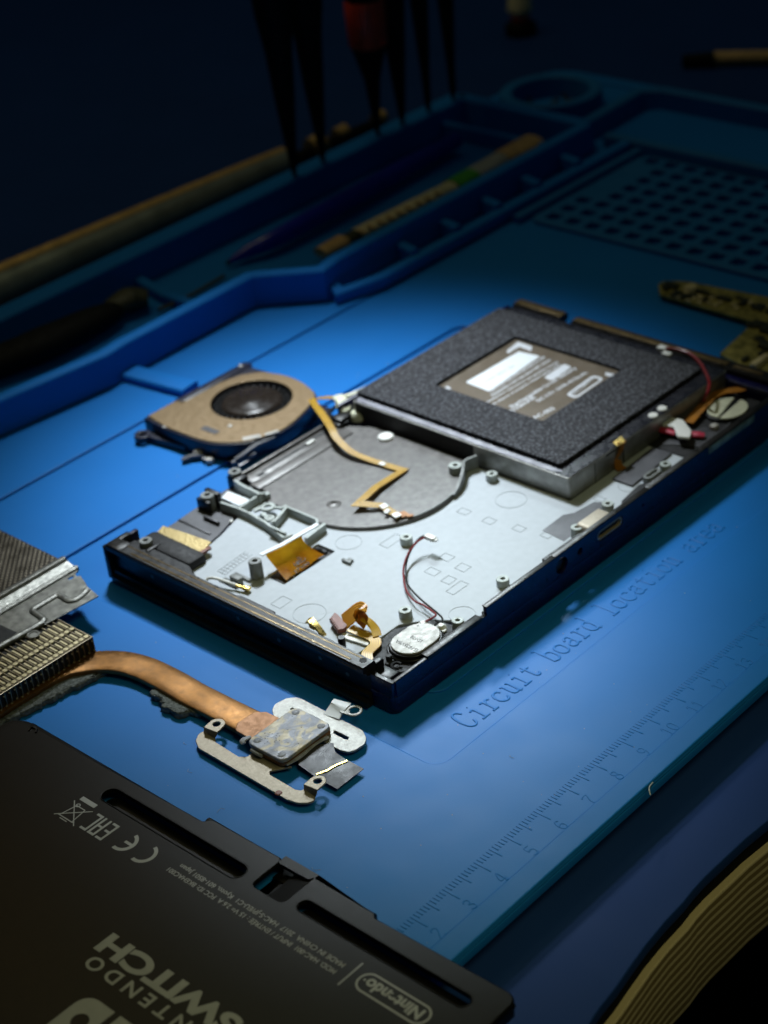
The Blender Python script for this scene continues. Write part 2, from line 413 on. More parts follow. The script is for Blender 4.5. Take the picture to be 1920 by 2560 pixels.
def thing(name, label, cat, at_=(0, 0, 0), rz=0, group=None):
    o = bpy.data.objects.new(name, None); COL.objects.link(o); o.location = Vector(at_)*MM; o.rotation_euler.z = rz
    o.empty_display_size = .01
    o['label'] = label; o['category'] = cat
    if group: o['group'] = group
    return o
def tag(o, label, cat, group=None):
    o['label'] = label; o['category'] = cat
    if group: o['group'] = group
    return o

# ================================================================== THE SETTING
edge = [(1400+a*.31344, 2000+b*.31344) for a, b in ((1659, 165), (1480, 310), (1160, 610), (1060, 720), (990, 810), (830, 980), (690, 1150), (560, 1330), (450, 1490), (330, 1640), (230, 1787))]
ed = [at(x, y, -8)[:2] for x, y in edge]
# carry the curve on past the frame
ed = [(900, -60), (300, -42), (180, -36.5), (130, -35.2)] + ed + [(14, -40.6), (0, -43), (-30, -49), (-90, -66), (-160, -92), (-260, -140)]
outline = ed + [(-600, -200), (-600, 1500), (1500, 1500), (1500, -60)]
o = MB().plate([outline], -11.0, -8.0, .25).build('tabletop_surface', 'desk'); o['kind'] = 'structure'
def inset(pl, d):  # pull the edge line back from the front
    return [(x, y+d) for x, y in pl]
o = MB().plate([inset(ed, .8)+outline[len(ed):]], -15.2, -11.02, 0).build('tabletop_liner', 'desk_liner'); o['kind'] = 'structure'
jit = [(x, y-.9+random.uniform(-.04, .04)) for x, y in ed]
o = MB().plate([jit+outline[len(ed):]], -38, -15.25, .4).build('tabletop_plywood', 'plywood'); o['kind'] = 'structure'
o = MB().box(-3000, -3000, -760, 3000, 3000, -750).build('floor', 'desk_liner'); o['kind'] = 'structure'

# ================================================================== WORK MAT
mat = thing('work_mat', 'large blue silicone repair mat with ruler, trays and raised lettering', 'mat')
X0, X1, Y0, Y1 = -22, 447, -10.7, 303
holes = []
for i in range(8):
    for j in range(17):
        x = 315.5+i*8.6; y = 199.4-j*8.7
        if j == 0 and 3 <= i <= 6: continue
        holes.append(rrect(x-2.7, y-2.7, x+2.7, y+2.7, .9, 3))
rec = rrect(58.8, 31, 233, 173.6, 4)
b = MB()
b.plate([rrect(X0, Y0, X1, Y1, 14)], -3.0, -0.9, .1)
b.plate([rrect(X0+.06, Y0+.06, X1-.06, Y1-.06, 14), rec]+holes, -0.9, 0.0, .38, 3)
b.plate([rrect(X0+.1, Y0+.1, X1-.1, Y1-.1, 14), rrect(X0+6, Y0+5.9, X1-7, Y1-5, 9)], -.1, 0.75, .38, 3)
b.plate([rrect(X0+9, Y0+7, X1-9, Y1-7, 6)], -7.95, -3.02, .2)
# low inner ridge of the recess
b.plate([rrect(78.5, 49.0, 226, 156, 5), rrect(79.9, 50.4, 224.6, 154.6, 4)], -1.0, -.35, .28, 3)
b.plate([rrect(81.6, 52.2, 223, 153, 4), rrect(82.4, 53, 222.2, 152.2, 3)], -1.0, -.6, .15, 2)
b.build('mat_base', 'silicone', mat)
# raised tray area along the far long side
b = MB()
b.plate([rrect(X0+5, 213.6, 380, 300, 3)], -.05, .8, .4, 3)
b.build('tray_floor', 'silicone', mat)
def ridge(b, pts, wd, z0, z1, closed=False):
    """a moulded rib with sloping sides along points"""
    P = [Vector((p[0], p[1], 0)) for p in pts]; n = len(P); rows = []
    for i, p in enumerate(P):
        a = P[i-1] if (closed or i) else p; c = P[(i+1) % n] if (closed or i < n-1) else p
        t1 = (p-a).normalized() if (p-a).length else None; t2 = (c-p).normalized() if (c-p).length else None
        t = ((t1 or t2)+(t2 or t1)).normalized(); sd = Vector((-t.y, t.x, 0)); k = 1.0
        if t1 and t2: k = 1/max(.5, math.cos(t1.angle(t2)/2))
        h = z1-z0
        prof = [(-wd/2-h*.10, z0), (-wd/2-.25, z1-.7), (-wd/2+.25, z1-.12), (-wd/2+.8, z1), (wd/2-.8, z1), (wd/2-.25, z1-.12), (wd/2+.25, z1-.7), (wd/2+h*.10, z0)]
        rows.append([b.bm.verts.new(p+sd*x*k+Vector((0, 0, z))) for x, z in prof])
    m_ = len(rows[0])
    for i in range(n if closed else n-1):
        A, B_ = rows[i], rows[(i+1) % n]
        for k in range(m_-1): b.bm.faces.new((A[k], A[k+1], B_[k+1], B_[k]))
    if not closed: b.bm.faces.new(rows[0]); b.bm.faces.new(rows[-1][::-1])
zr = 12.0
c3 = crop(0, 600, 960, at); c0 = crop(0, 0, 960, at); c2 = crop(960, 0, 960, at)
b = MB()
r1 = [(-20, 253), (60, 252.5), (108, 252.8)] + [c3(480, 488, zr)[:2], c3(540, 440, zr)[:2], c3(1100, 148, zr)[:2], c3(1420, 132, zr)[:2]] + [c2(0, 985, zr)[:2], c2(420, 770, zr)[:2], c2(900, 530, zr)[:2]]
r1 = [(-20, 247.5), (100, 247), (140, 242), (149, 243.2), (207, 244), (222.5, 226), (232, 227.8), (255, 228), (374, 229)]
ridge(b, r1, 4.4, 1.2, zr)
ridge(b, [(-20, 296.5), (120, 296), (377, 295.5)], 9.0, 1.2, zr)         # far wall
ridge(b, [(376, 295), (375, 229)], 5.5, 1.2, zr)                        # end wall
ridge(b, [(360, 292), (360, 231)], 3, 1.2, 7)
ridge(b, [(196, 292), (192, 272), (192, 246)], 3.4, 1.2, 4.4)            # low dividers
ridge(b, [(147, 242), (150.5, 214)], 7.0, .7, 3.4)
ridge(b, [(228, 227), (224, 219), (240, 214.8), (381, 215.2)], 3.8, 1.2, 5.0)
for x in (262, 285, 308, 331, 355): ridge(b, [(x, 228), (x-3, 216)], 3.2, 1.2, 6.8)
b.build('tray_ridge', 'silicone', mat)
# far end compartments and the screw grid
b = MB()
b.plate([rrect(309, 44, 379.5, 206, 4)]+holes, .004, 1.5, .3, 2)
b.build('screw_grid', 'silicone_grid', mat)
b = MB()
ridge(b, [(383, 226), (383, 40)], 4, 0, 5.5)
ridge(b, [(383, 209.5), (306, 209.5)], 3.0, 0, 3.0)
ridge(b, [(386, 238), (424, 240), (429, 232), (429, 40)], 4.5, 0, 8)
ridge(b, circ(405, 271, 18.5, 30), 4.5, 0, 9, True)
ridge(b, [(405, 130), (424, 175)], 2, 0, 2.2)
b.build('end_tray_ridge', 'silicone_grid', mat)
# ruler
b = MB()
for k in range(-10, 420):
    x = float(k)
    y1 = 0.0 if k % 10 == 0 else (1.1 if k % 5 == 0 else 2.9)
    b.box(x-.17, y1, -.05, x+.17, 4.6, .09, .04)
GL = {'C': [[(2.7, 5.4), (2.3, 6.6), (1.5, 7), (.6, 6.2), (.2, 3.5), (.6, .8), (1.6, 0), (2.4, .5), (2.8, 1.8)]],
 'i': [[(.6, 4.2), (1.6, 4.2), (1.6, 0)], [(.5, 0), (2.7, 0)], [(1.45, 6.1), (1.6, 6.0)]],
 'r': [[(.4, 4.2), (1.2, 4.2), (1.2, 0)], [(.4, 0), (2.1, 0)], [(1.2, 2.8), (1.8, 4.0), (2.6, 4.2), (2.8, 3.7)]],
 'c': [[(2.7, 3.2), (2.2, 4.1), (1.3, 4.2), (.4, 3.2), (.4, 1.1), (1.3, 0), (2.2, .1), (2.8, 1)]],
 'u': [[(.2, 4.2), (.7, 4.2), (.7, 1), (1.2, .1), (2, .2), (2.4, 1)], [(2.0, 4.2), (2.4, 4.2), (2.4, 0), (2.9, 0)]],
 't': [[(1.4, 5.6), (1.4, 1), (1.8, .1), (2.4, .1), (2.8, .9)], [(.3, 4.2), (2.5, 4.2)]],
 'b': [[(.1, 7), (.7, 7), (.7, 0)], [(.7, 3.1), (1.3, 4.2), (2.2, 4.1), (2.8, 3), (2.8, 1.2), (2.2, .1), (1.3, 0), (.7, 1)]],
 'o': [[(1.5, 4.2), (2.5, 3.5), (2.7, 2.1), (2.5, .7), (1.5, 0), (.5, .7), (.3, 2.1), (.5, 3.5), (1.5, 4.2)]],
 'a': [[(.5, 3.3), (1.1, 4.2), (2, 4.1), (2.3, 3.2), (2.3, .6), (2.9, .1)], [(2.3, 2.5), (1.2, 2.3), (.3, 1.4), (.6, .2), (1.5, 0), (2.3, .9)]],
 'd': [[(1.8, 7), (2.4, 7), (2.4, 0), (2.9, 0)], [(2.4, 3.1), (1.8, 4.2), (.9, 4.1), (.3, 3), (.3, 1.2), (.9, .1), (1.8, 0), (2.4, 1)]],
 'l': [[(.6, 7), (1.6, 7), (1.6, 0)], [(.5, 0), (2.7, 0)]],
 'n': [[(.2, 4.2), (.7, 4.2), (.7, 0)], [(.2, 0), (1.2, 0)], [(.7, 2.9), (1.3, 4.1), (2, 4.1), (2.4, 3.2), (2.4, 0)], [(2, 0), (2.9, 0)]],
 'e': [[(.4, 2.2), (2.7, 2.2), (2.5, 3.6), (1.6, 4.2), (.7, 3.7), (.3, 2.1), (.7, .5), (1.6, 0), (2.7, .8)]],
 '0': [[(1.5, 7), (2.5, 5.8), (2.7, 3.5), (2.5, 1.2), (1.5, 0), (.5, 1.2), (.3, 3.5), (.5, 5.8), (1.5, 7)]],
 '1': [[(.6, 5.6), (1.6, 7), (1.6, 0)], [(.6, 0), (2.6, 0)]],
 '2': [[(.4, 5.6), (1, 6.9), (2.2, 6.9), (2.7, 5.6), (2.3, 4), (.4, 0), (2.8, 0), (2.8, .8)]],
 '3': [[(.4, 5.9), (1.2, 7), (2.3, 6.6), (2.5, 5), (1.3, 3.7), (2.6, 2.8), (2.6, .9), (1.5, 0), (.3, 1)]],
 '4': [[(2.8, 2), (.2, 2), (1.9, 7), (1.9, 0)], [(1.3, 0), (2.6, 0)]],
 '5': [[(2.6, 7), (.7, 7), (.5, 3.8), (1.5, 4.3), (2.6, 3.4), (2.6, 1), (1.5, 0), (.3, .8)]],
 '6': [[(2.5, 6.2), (1.4, 7), (.5, 5), (.3, 2), (1.1, 0), (2.3, .3), (2.7, 2.2), (1.8, 3.9), (.5, 3)]],
 '7': [[(.4, 6), (.4, 7), (2.8, 7), (1.5, 3), (1.4, 0)]],
 '8': [[(1.5, 3.8), (.6, 5), (.8, 6.7), (1.6, 7), (2.4, 6.5), (2.5, 5), (1.5, 3.8), (.4, 2.4), (.5, .6), (1.5, 0), (2.6, .6), (2.7, 2.4), (1.5, 3.8)]],
 '9': [[(2.5, 4), (1.3, 3.1), (.4, 4.6), (.7, 6.6), (1.8, 7), (2.6, 5.5), (2.5, 2.4), (1.6, .1), (.5, .6)]]}
def bead_text(b, txt, x, y, sx_, sy_, pitch, r, z):
    for i, ch in enumerate(txt):
        for st in GL.get(ch, []):
            b.tube([(x+i*pitch+p[0]*sx_, y+p[1]*sy_, z) for p in st], r, 10, smooth=True, flat=.6)
for k in range(1, 41):
    tx = str(k); wd = 2.2*len(tx)
    bead_text(b, tx, 10*k-wd/2+.1, -4.3, .62, .44, 2.15, .17, .0)
b.build('ruler_scale', 'silicone', mat)
b = MB(); bead_text(b, 'Circuit board location area', 74.6, 34.9, 1.08, .97, 3.87, .34, -.90)
b.build('raised_lettering', 'silicone', mat)

# ================================================================== CONSOLE
con = thing('handheld_console_chassis', 'opened black handheld console body with white plate, battery and speaker, central on the mat', 'console', (CX, CY, 0), CT)
# --- lower shell
b = MB()
b.plate([rrect(2.2, 0, 170.8, 103.6, 2.2)], -.75, 4.6, .7, 3)
# outer walls
def wall_profile(u0, u1, z1, hs=()):
    # vertical long side wall at v = 0..1.1 with openings
    polys = [[(u0, 4.4), (u1, 4.4), (u1, z1), (u0, z1)]]+list(hs)
    R = Matrix(((1, 0, 0, 0), (0, 0, 1, .55), (0, 1, 0, 0), (0, 0, 0, 1)))
    b.plate(polys, -.55, .55, .06, 1, mat=R)
usb = rrect(79.6, 6.2, 90.4, 9.4, 1.5); jack = circ(65.0, 7.4, 2.3, 24); pinh = circ(72.4, 7.6, 1.05, 16); tiny = circ(99, 7.6, .5, 10)
wall_profile(3.4, 36.0, 8.7)
wall_profile(36.0, 169.5, 10.9, [usb, jack, pinh, tiny])
b.box(2.25, .4, 4.4, 3.5, 9.5, 8.7, .12)                      # short return at the front corner
b.box(90, 102.4, 4.4, 168, 103.5, 11.2, .2)                   # far long wall beside the battery
b.box(2.4, 102.2, 4.4, 12, 103.4, 9.6, .2)
b.box(165.5, 1.2, 4.4, 169.6, 102.3, 9.5, .2)
b.build('lower_shell', 'shell_metal', con)
b = MB()
b.box(14.4, -.25, 8.2, 34.0, .35, 9.3, .12); b.box(14.4, -.2, 9.15, 34, 2.0, 9.45, .1)   # folded lip
b.box(36.0, -.15, 10.85, 62.6, 1.4, 11.2, .12); b.box(62.6, -.1, 10.85, 102.0, 1.6, 11.25, .12); b.box(102, -.1, 10.85, 169.5, 1.9, 11.3, .12)
b.box(3.3, -.05, 8.65, 36, 1.05, 8.95, .1); b.box(2.2, -.05, 8.65, 3.4, 9.5, 8.95, .1)
b.build('top_rim', 'rail_metal', con)
b = MB(); b.plate([rrect(79.75, 6.35, 90.25, 9.25, 1.4), rrect(80.3, 6.9, 89.7, 8.7, .9)], 0, 7, .1, mat=Matrix(((1, 0, 0, 0), (0, 0, 1, .2), (0, 1, 0, 0), (0, 0, 0, 1))))
b.box(80.6, 2, 7.4, 89.4, 7, 8.2, .1); b.build('charging_port', 'steel_warm', con)
MB().box(128.6, -.22, 8.7, 150.5, -.02, 10.7, .05).build('side_strip', 'side_sticker', con)
# --- rails
def rail_profile(u, s_):
    return [(u+s_*a, z) for a, z in ((0, -.2), (0, 1.3), (1.1, 1.7), (1.1, 3.0), (2.2, 3.3), (2.2, 8.2), (1.1, 8.6), (1.1, 9.4), (0, 9.8), (0, 11.1), (.35, 11.5), (3.9, 11.5), (4.4, 11.0), (4.4, 10.2), (4.4, -.2))]
b = MB(); b.profile(rail_profile(0, 1), 7.2, 101.4)
b.box(.2, 101.4, .2, 9.0, 103.2, 10.4, .4); b.box(.1, 95.5, 11.45, 4.2, 101, 11.75, .12)
ra = b.build('joy_rail', 'rail_metal', con); ra.name = 'side_rail'
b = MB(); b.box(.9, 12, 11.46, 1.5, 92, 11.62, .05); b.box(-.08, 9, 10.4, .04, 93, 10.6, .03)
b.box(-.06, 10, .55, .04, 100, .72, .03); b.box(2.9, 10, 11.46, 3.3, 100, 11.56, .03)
b.build('rail_highlight_edge', 'rail_edge', ra)  # gold strips paint the warm highlights along the rail
b = MB()
for v, z in ((53, 6.0), (38.4, 5.4), (24, 6.2), (15, 5.2), (86, 6)): b.lathe([(0, 0), (.55, 0), (.7, -.2)], 0, 0, 12, mat=Matrix.Translation((2.12, v, z)) @ Matrix.Rotation(-PI/2, 4, 'Y'))
b.build('rail_screw', 'aluminium', ra, split=True)
b = MB(); b.plate([circ(0, 0, .95, 20), circ(0, 0, .5, 16)], 0, .06, mat=Matrix.Translation((2.6, 9.3, 11.5))); b.lathe([(0, .02), (.5, .02)], 2.6, 9.3, 16, z=11.5); b.build('rail_end_hole', 'dark_gap', ra)
b = MB(); b.profile(rail_profile(173, -1), 2, 78.5); b.profile(rail_profile(173, -1), 83, 102); b.profile([(169.5, .5), (172, .5), (172, 7), (169.5, 7)], 78.5, 83)
rb = b.build('side_rail', 'rail_metal', con)
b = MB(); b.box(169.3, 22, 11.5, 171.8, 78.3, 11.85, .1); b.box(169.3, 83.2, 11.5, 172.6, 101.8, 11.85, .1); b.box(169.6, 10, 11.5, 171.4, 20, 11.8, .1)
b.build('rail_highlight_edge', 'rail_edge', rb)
MB().box(107, 102.5, 11.2, 128, 103.3, 11.5, .1).box(133, 102.5, 11.2, 160, 103.3, 11.5, .1).build('rear_strip', 'frame_top', con)
# --- inner side frame beside the near rail
b = MB()
z = 8.2
b.plate([rpoly([(4.45, 11), (6.6, 11), (6.6, 22), (7.3, 24), (7.3, 33), (6.8, 34), (6.8, 44), (7.8, 45), (7.8, 57), (7.2, 58.5), (7.2, 74), (9.4, 79), (9.4, 101), (4.45, 101)], .4)], 4.6, z, .3)
b.box(4.6, 27, z-.1, 6.4, 33, z+.9, .25); b.box(4.6, 60, z-.1, 6.6, 66, z+.7, .25)
b.lathe([(0, 4), (.85, 4), (.95, 3.7), (.95, 0)], 9.0, 23.2, 14, z=4.6)
b.build('side_frame', 'black_plastic', con)
# --- mid plate
pl = [(7.4, 18.5), (7.4, 75), (8.6, 78.3), (10.5, 81.2), (14, 83.4), (20, 84.9), (27, 86.4), (36.5, 89.4), (38, 96), (60, 96), (92, 90), (92.6, 60), (93, 19.5), (152, 19.5), (152, 3.2), (37.5, 3.2), (34, 3.2), (33, 9), (29.6, 14), (24, 18.5)]
b = MB()
b.plate([pl, rrect(20.0, 54.9, 38.9, 61.4, .4), rrect(11.2, 63.6, 13.6, 70.2, .2)], 4.75, 5.5, .08, 1)
mp_ = b.build('mid_plate', 'white_plate', con)
b = MB()
def line_loop(pts, z=5.5, wd=.20, closed=True):
    b.tube([(p[0], p[1], z) for p in (pts+[pts[0]] if closed else pts)], wd/2, 6, smooth=False, flat=1.1)
for u0, v0, u1, v1 in ((14.6, 59.4, 17.5, 61.9), (11.8, 48, 16.2, 51.4), (9.2, 61, 10.6, 63.2), (52, 27, 54.7, 30.3), (50.7, 20.5, 53.6, 23.7), (45, 25.5, 47.6, 29), (44.3, 19.9, 47.3, 22.7), (41.5, 15.9, 47.3, 18.5),
                       (71.6, 38, 74, 41.3), (71.8, 29.4, 74.4, 32.6), (73.4, 20.4, 75.8, 23.6), (75, 12.6, 77.2, 15.4), (47.8, 44.5, 54.2, 47.4), (97, 12, 99, 15)):
    line_loop([(u0, v0), (u1, v0), (u1, v1), (u0, v1)])
for cu_, cv, r in ((44, 55.0, 3.5), (36.3, 8.6, 3.3), (14.6, 40.2, 4.2), (84.5, 33, 4.2), (108, 11, 3.2)): line_loop(circ(cu_, cv, r, 40))
for k in range(9): line_loop([(14.3+k*1.22, 71.0+k*.17), (14.3+k*1.22+.0, 74.0+k*.1)], closed=False)
for v in (71.0, 72.5, 74.0): line_loop([(14.3, v), (25.2, v+1.2 if v < 74 else v+.8)], closed=False)
b.text('17', 1.7, (14.5, 71.3, 5.5), (1, 0, 0), (0, 1, 0), .04, 2.3)
b.build('stamped_marks', 'plate_line', mp_)
b = MB(); b.plate([[p for p in rrect(20.0, 54.9, 38.9, 61.4, .4)]], 4.6, 4.7); b.plate([rrect(11.2, 63.6, 13.6, 70.2, .2)], 4.61, 4.71); b.box(37, 57, 4.7, 38.2, 60.8, 5.4, .1); b.build('flex_window', 'black_matte', con)
# --- charcoal floor at the near far corner
b = MB(); b.plate([[(7.4, 78), (10, 82.5), (14, 84.4), (20, 85.9), (27, 87.4), (36.3, 90.6), (37.8, 97.2), (50, 97.2), (50, 103.4), (36, 103.4), (30, 103), (24, 102.4), (9.5, 102.4), (7.4, 101)]], 4.6, 5.2, .1)
b.box(25.5, 89.5, 5.2, 26.2, 102.4, 5.6, .15); b.box(30, 91, 5.2, 30.9, 97, 6.4, .2)
b.build('corner_floor', 'charcoal', con)
b = MB(); b.box(9.6, 79.5, 4.8, 16.2, 100.6, 8.3, 1.4); b.build('black_pad', 'black_matte', con)
b = MB(); b.ribbon([(16.2, 99.6, 7.6), (17.0, 91, 7.9), (18.0, 82.2, 7.8)], 4.6, .5, smooth=True, side=(1, 0, .28)); gt = b.build('ribbon_socket_strip', 'gold_tape', con)
b = MB(); b.ribbon([(13.9, 99.6, 6.9), (14.7, 91, 7.2), (15.7, 82.2, 7.1)], .5, .3, smooth=True, side=(1, 0, .28)); b.build('yellow_edge', 'kapton_edge', gt)
MB().box(15.2, 81.2, 7.0, 19.2, 82.2, 7.8, .1).build('brown_end', 'brown_conn', gt)
# --- fan bay
fc = (70.5, 71.0); fr_ = 25.2
arc = [(fc[0]+fr_*math.cos(math.radians(a)), fc[1]+fr_*math.sin(math.radians(a))) for a in range(192, 312, 4)]
bay = [(48.6, 90), (45.4, 88), (45.4, 68)] + arc + [(91.5, 53.5), (92.6, 57), (92.6, 90.3), (88, 99), (50, 99)]
b = MB(); b.plate([bay], 5.3, 6.5, .25, 2)
fb = b.build('fan_bay_floor', 'fan_bay', con)
b = MB()
arc2 = [(fc[0]+(fr_-.5)*math.cos(math.radians(a)), fc[1]+(fr_-.5)*math.sin(math.radians(a)), 6.9) for a in range(249, 286, 4)]
b.ribbon(arc2, .5, 1.1)
arc3 = [(fc[0]+(fr_+.1)*math.cos(math.radians(a)), fc[1]+(fr_+.1)*math.sin(math.radians(a)), 6.9+min(2.6, max(0, (a-282)*.12))) for a in range(283, 314, 3)] + [(89.6, 52.6, 9.5), (92.3, 51.6, 9.6)]
b.ribbon(arc3, .7, 3.8)
b.build('fan_bay_wall', 'grey_plastic', con)
b = MB(); b.box(48.5, 93.5, 6.4, 86, 97.6, 6.9, .15); b.box(50, 98, 5.3, 88, 103.6, 6.6, .3); b.box(50, 102.7, 6.5, 86, 103.7, 7.6, .2)
b.build('vent_strip', 'fan_bay', con)
b = MB(); b.box(56, 99.8, 6.55, 73.5, 100.7, 6.66); b.box(53, 98.4, 6.55, 55.6, 100, 6.66); b.box(75, 100.5, 6.55, 84, 101.6, 6.66); b.build('vent_slot', 'dark_gap', con)
b = MB(); b.box(73.2, 99.2, 6.6, 76.4, 100.4, 7.3, .3); b.lathe([(0, .9), (2.0, .85), (2.3, .6), (2.3, 0)], 89.3, 83.6, 24, z=6.5); b.lathe([(0, .98), (.6, .98), (.7, .9)], 89.3, 83.6, 12, z=6.5); b.build('white_cap', 'white_plastic', con)
b = MB(); b.lathe([(.5, .1), (.9, .5), (1.5, .35), (2.2, 0)], 54.6, 70.6, 18, z=6.45); b.build('dimple', 'fan_bay', con)
# --- grey screw posts
def post(u, v, h, r=1.65, z0=5.5, mt='frame_top'):
    b = MB(); b.lathe([(0, h-.7), (r*.42, h-.7), (r*.42, h), (r*.92, h), (r, h-.12), (r*1.03, 0), (0, 0)], u, v, 24, z=z0)
    p = b.build('screw_post', mt, con)
    c = MB(); c.lathe([(0, h-.62), (r*.41, h-.62)], u, v, 16, z=z0); c.build('post_hole', 'dark_gap', p)
for u, v in ((52.4, 41.8), (27.6, 19.4), (51.8, 8.4), (89.6, 44.0)): post(u, v, 2.1)
for u, v in ((93.4, 7.2), (79.8, 6.8), (118.3, 6.7)): post(u, v, 3.2, 1.6)
post(30.5, 4.6, 3.3, 1.5); post(18.6, 63.4, 5.0, 1.75, mt='grey_plastic'); post(86.2, 54.2, 3.2, 1.9); post(9.6, 96.4, 5.0, 1.8, 4.6, 'grey_plastic'); post(35.2, 100.2, 4.6, 2.0, 4.8, 'grey_plastic'); post(48.2, 103.0, 4.6, 1.9, 5, 'grey_plastic')
b = MB(); b.box(7.2, 93, 4.6, 12, 94.2, 8.6, .3); b.box(7.0, 97.8, 4.6, 11.5, 100.5, 8.0, .4); b.box(33, 97.5, 4.6, 34.2, 102.6, 8.6, .3); b.box(36.5, 97.6, 4.6, 38, 103, 9.6, .3); b.box(46, 99.5, 4.6, 50, 104.4, 8.6, .5); b.build('corner_bracket', 'black_plastic', con, split=True)
# --- moulded holder
q = crop(550, 1050, 400, loc); H = 7.9
b = MB()
def rib(pts, wd=.8, z1=H, z0=5.4):
    b.ribbon([q(x, y, z1) for x, y in pts], wd*.78, z1-z0)
rib([(5, 850), (190, 912), (310, 965), (475, 1060), (660, 1215)], .9)
rib([(190, 912), (415, 765), (475, 745)], .9)
rib([(690, 895), (1000, 1025), (1010, 1065)], .8)
rib([(1085, 1072), (885, 1222)], 1.2)
rib([(660, 1215), (745, 1180)], .8)
rib([(415, 765), (215, 665), (150, 620)], 1.1, 8.6)
rib([(475, 745), (500, 770)], 1.6)
rib([(690, 895), (640, 960), (560, 1050)], 1.0, 8.0)
rib([(500, 1090), (550, 1110), (680, 1170)], .7, 8.6, 7.6)
b.build('holder_frame', 'frame_top', con)
b = MB()
u, v, _ = q(495, 893, 8); b.plate([circ(u, v, 2.2, 28, 2.0), circ(u, v, .9, 18)], 7.2, 8.0, .2); 
u2, v2, _ = q(510, 1003, 8); b.plate([circ(u2, v2, 1.5, 24), circ(u2, v2, .55, 14)], 7.0, 7.8, .2)
b.ribbon([q(350, 935, 7.6), q(430, 900, 7.8)], 1.4, .6); b.ribbon([q(430, 960, 7.6), q(490, 1000, 7.6), q(560, 1055, 7.6)], 1.1, .6); b.ribbon([q(560, 900, 7.8), q(640, 905, 7.8), q(690, 880, 8)], .8, .6)
b.build('cable_clip', 'frame_top', con, split=True)
b = MB(); b.plate([[q(15, 805, 6)[:2], q(195, 885, 6)[:2], q(320, 825, 6)[:2], q(80, 735, 6)[:2]]], 5.4, 6.0, .1); b.build('white_pad', 'white_sticker', con)
u, v = 33.4, 89.2; b = MB(); b.lathe([(0, .5), (.5, .5), (.6, 0)], u, v, 14, z=5.3); b.build('white_dot', 'white_plastic', con)
# --- antenna clip and white coax lead
q1 = crop(250, 1200, 600, loc)
b = MB(); b.box(11.6, 63.8, 5.3, 13.2, 69.6, 6.0, .2); b.box(12.8, 64.2, 5.4, 14.6, 67.6, 7.4, .25); b.box(15.4, 63, 5.5, 16.4, 69, 6.2, .2); b.build('antenna_clip', 'grey_plastic', con, split=True)
pts = [q1(735, 690, 6.6), q1(755, 678, 7.0), q1(800, 680, 7.4), q1(880, 706, 7.2), q1(950, 730, 6.7)]
co = MB().tube(pts, .42, 10).build('coax_lead', 'white_plastic', con)
b = MB(); b.tube([q1(940, 728, 6.8), q1(975, 738, 6.7), q1(1010, 748, 6.5), q1(1032, 755, 6.4)], [.5, .55, .9, .95], 10, flat=.7); b.build('coax_plug', 'gold', co)
b = MB(); b.box(36.2, 47.0, 5.5, 37.0, 50.0, 6.4, .15); b.box(37.0, 47.4, 5.5, 38.2, 49.0, 6.2, .15); b.build('plate_clip', 'grey_plastic', con, split=True)
# --- amber flat cable rising from its window
q5 = crop(600, 1300, 300, loc)
A0, A1 = Vector(q5(640, 835, 5.6)), Vector(q5(1165, 480, 5.6)); B0, B1 = Vector(q5(345, 500, 8.0)), Vector(q5(850, 330, 8.0)); C0, C1 = Vector(q5(330, 455, 10.6)), Vector(q5(850, 200, 10.6))
b = MB(); n1, n2 = 14, 10; grid = []
for i in range(n1+1):
    t = i/n1
    a = A0*(1-t)**2+B0*2*t*(1-t)+C0*t*t; c = A1*(1-t)**2+B1*2*t*(1-t)+C1*t*t
    row = []
    for j in range(n2+1):
        s_ = j/n2; p = a.lerp(c, s_); p.z += .55*math.sin(PI*s_)*t*(1-t)*2+.22*math.sin(3*PI*s_+2*t); row.append(b.bm.verts.new(p))
    grid.append(row)
for i in range(n1):
    for j in range(n2): b.bm.faces.new((grid[i][j], grid[i][j+1], grid[i+1][j+1], grid[i+1][j]))
bmesh.ops.solidify(b.bm, geom=b.bm.faces[:], thickness=.14)
kf = b.build('amber_flat_cable', 'kapton', con, 60)
b = MB(); b.ribbon([q5(285, 475, 10.9), q5(560, 345, 11.0), q5(1075, 50, 10.9)], 1.3, .35, ); b.build('cable_stiffener', 'white_sticker', kf)
dv = (Vector(A1)-Vector(A0)).normalized(); upv = (Vector(B0)-Vector(A0)).normalized()
b = MB()
for k, (tx, ww) in enumerate((('00LJ3', 5.4), ('CS81', 4.0), ('TE', 2.2))):
    org = A0.lerp(A1, .62)+(-dv)*0+upv*(1.2+1.7*k)+Vector((0, 0, .30+.12*k))
    b.text(tx, ww, org, -dv, -upv, .05, 1.35)
b.build('cable_print', 'ink', kf)
# --- gold antenna contact
q2 = crop(750, 1250, 600, loc)
b = MB(); b.ribbon([q2(50, 830, 8.8), q2(75, 825, 9.6), q2(120, 870, 9.2), q2(170, 935, 7.6)], 1.7, .5, side=(1, .5, 0)); b.box(8.0, 31.5, 7.6, 9.4, 33.5, 9.0, .2); b.build('gold_contact', 'gold', con)
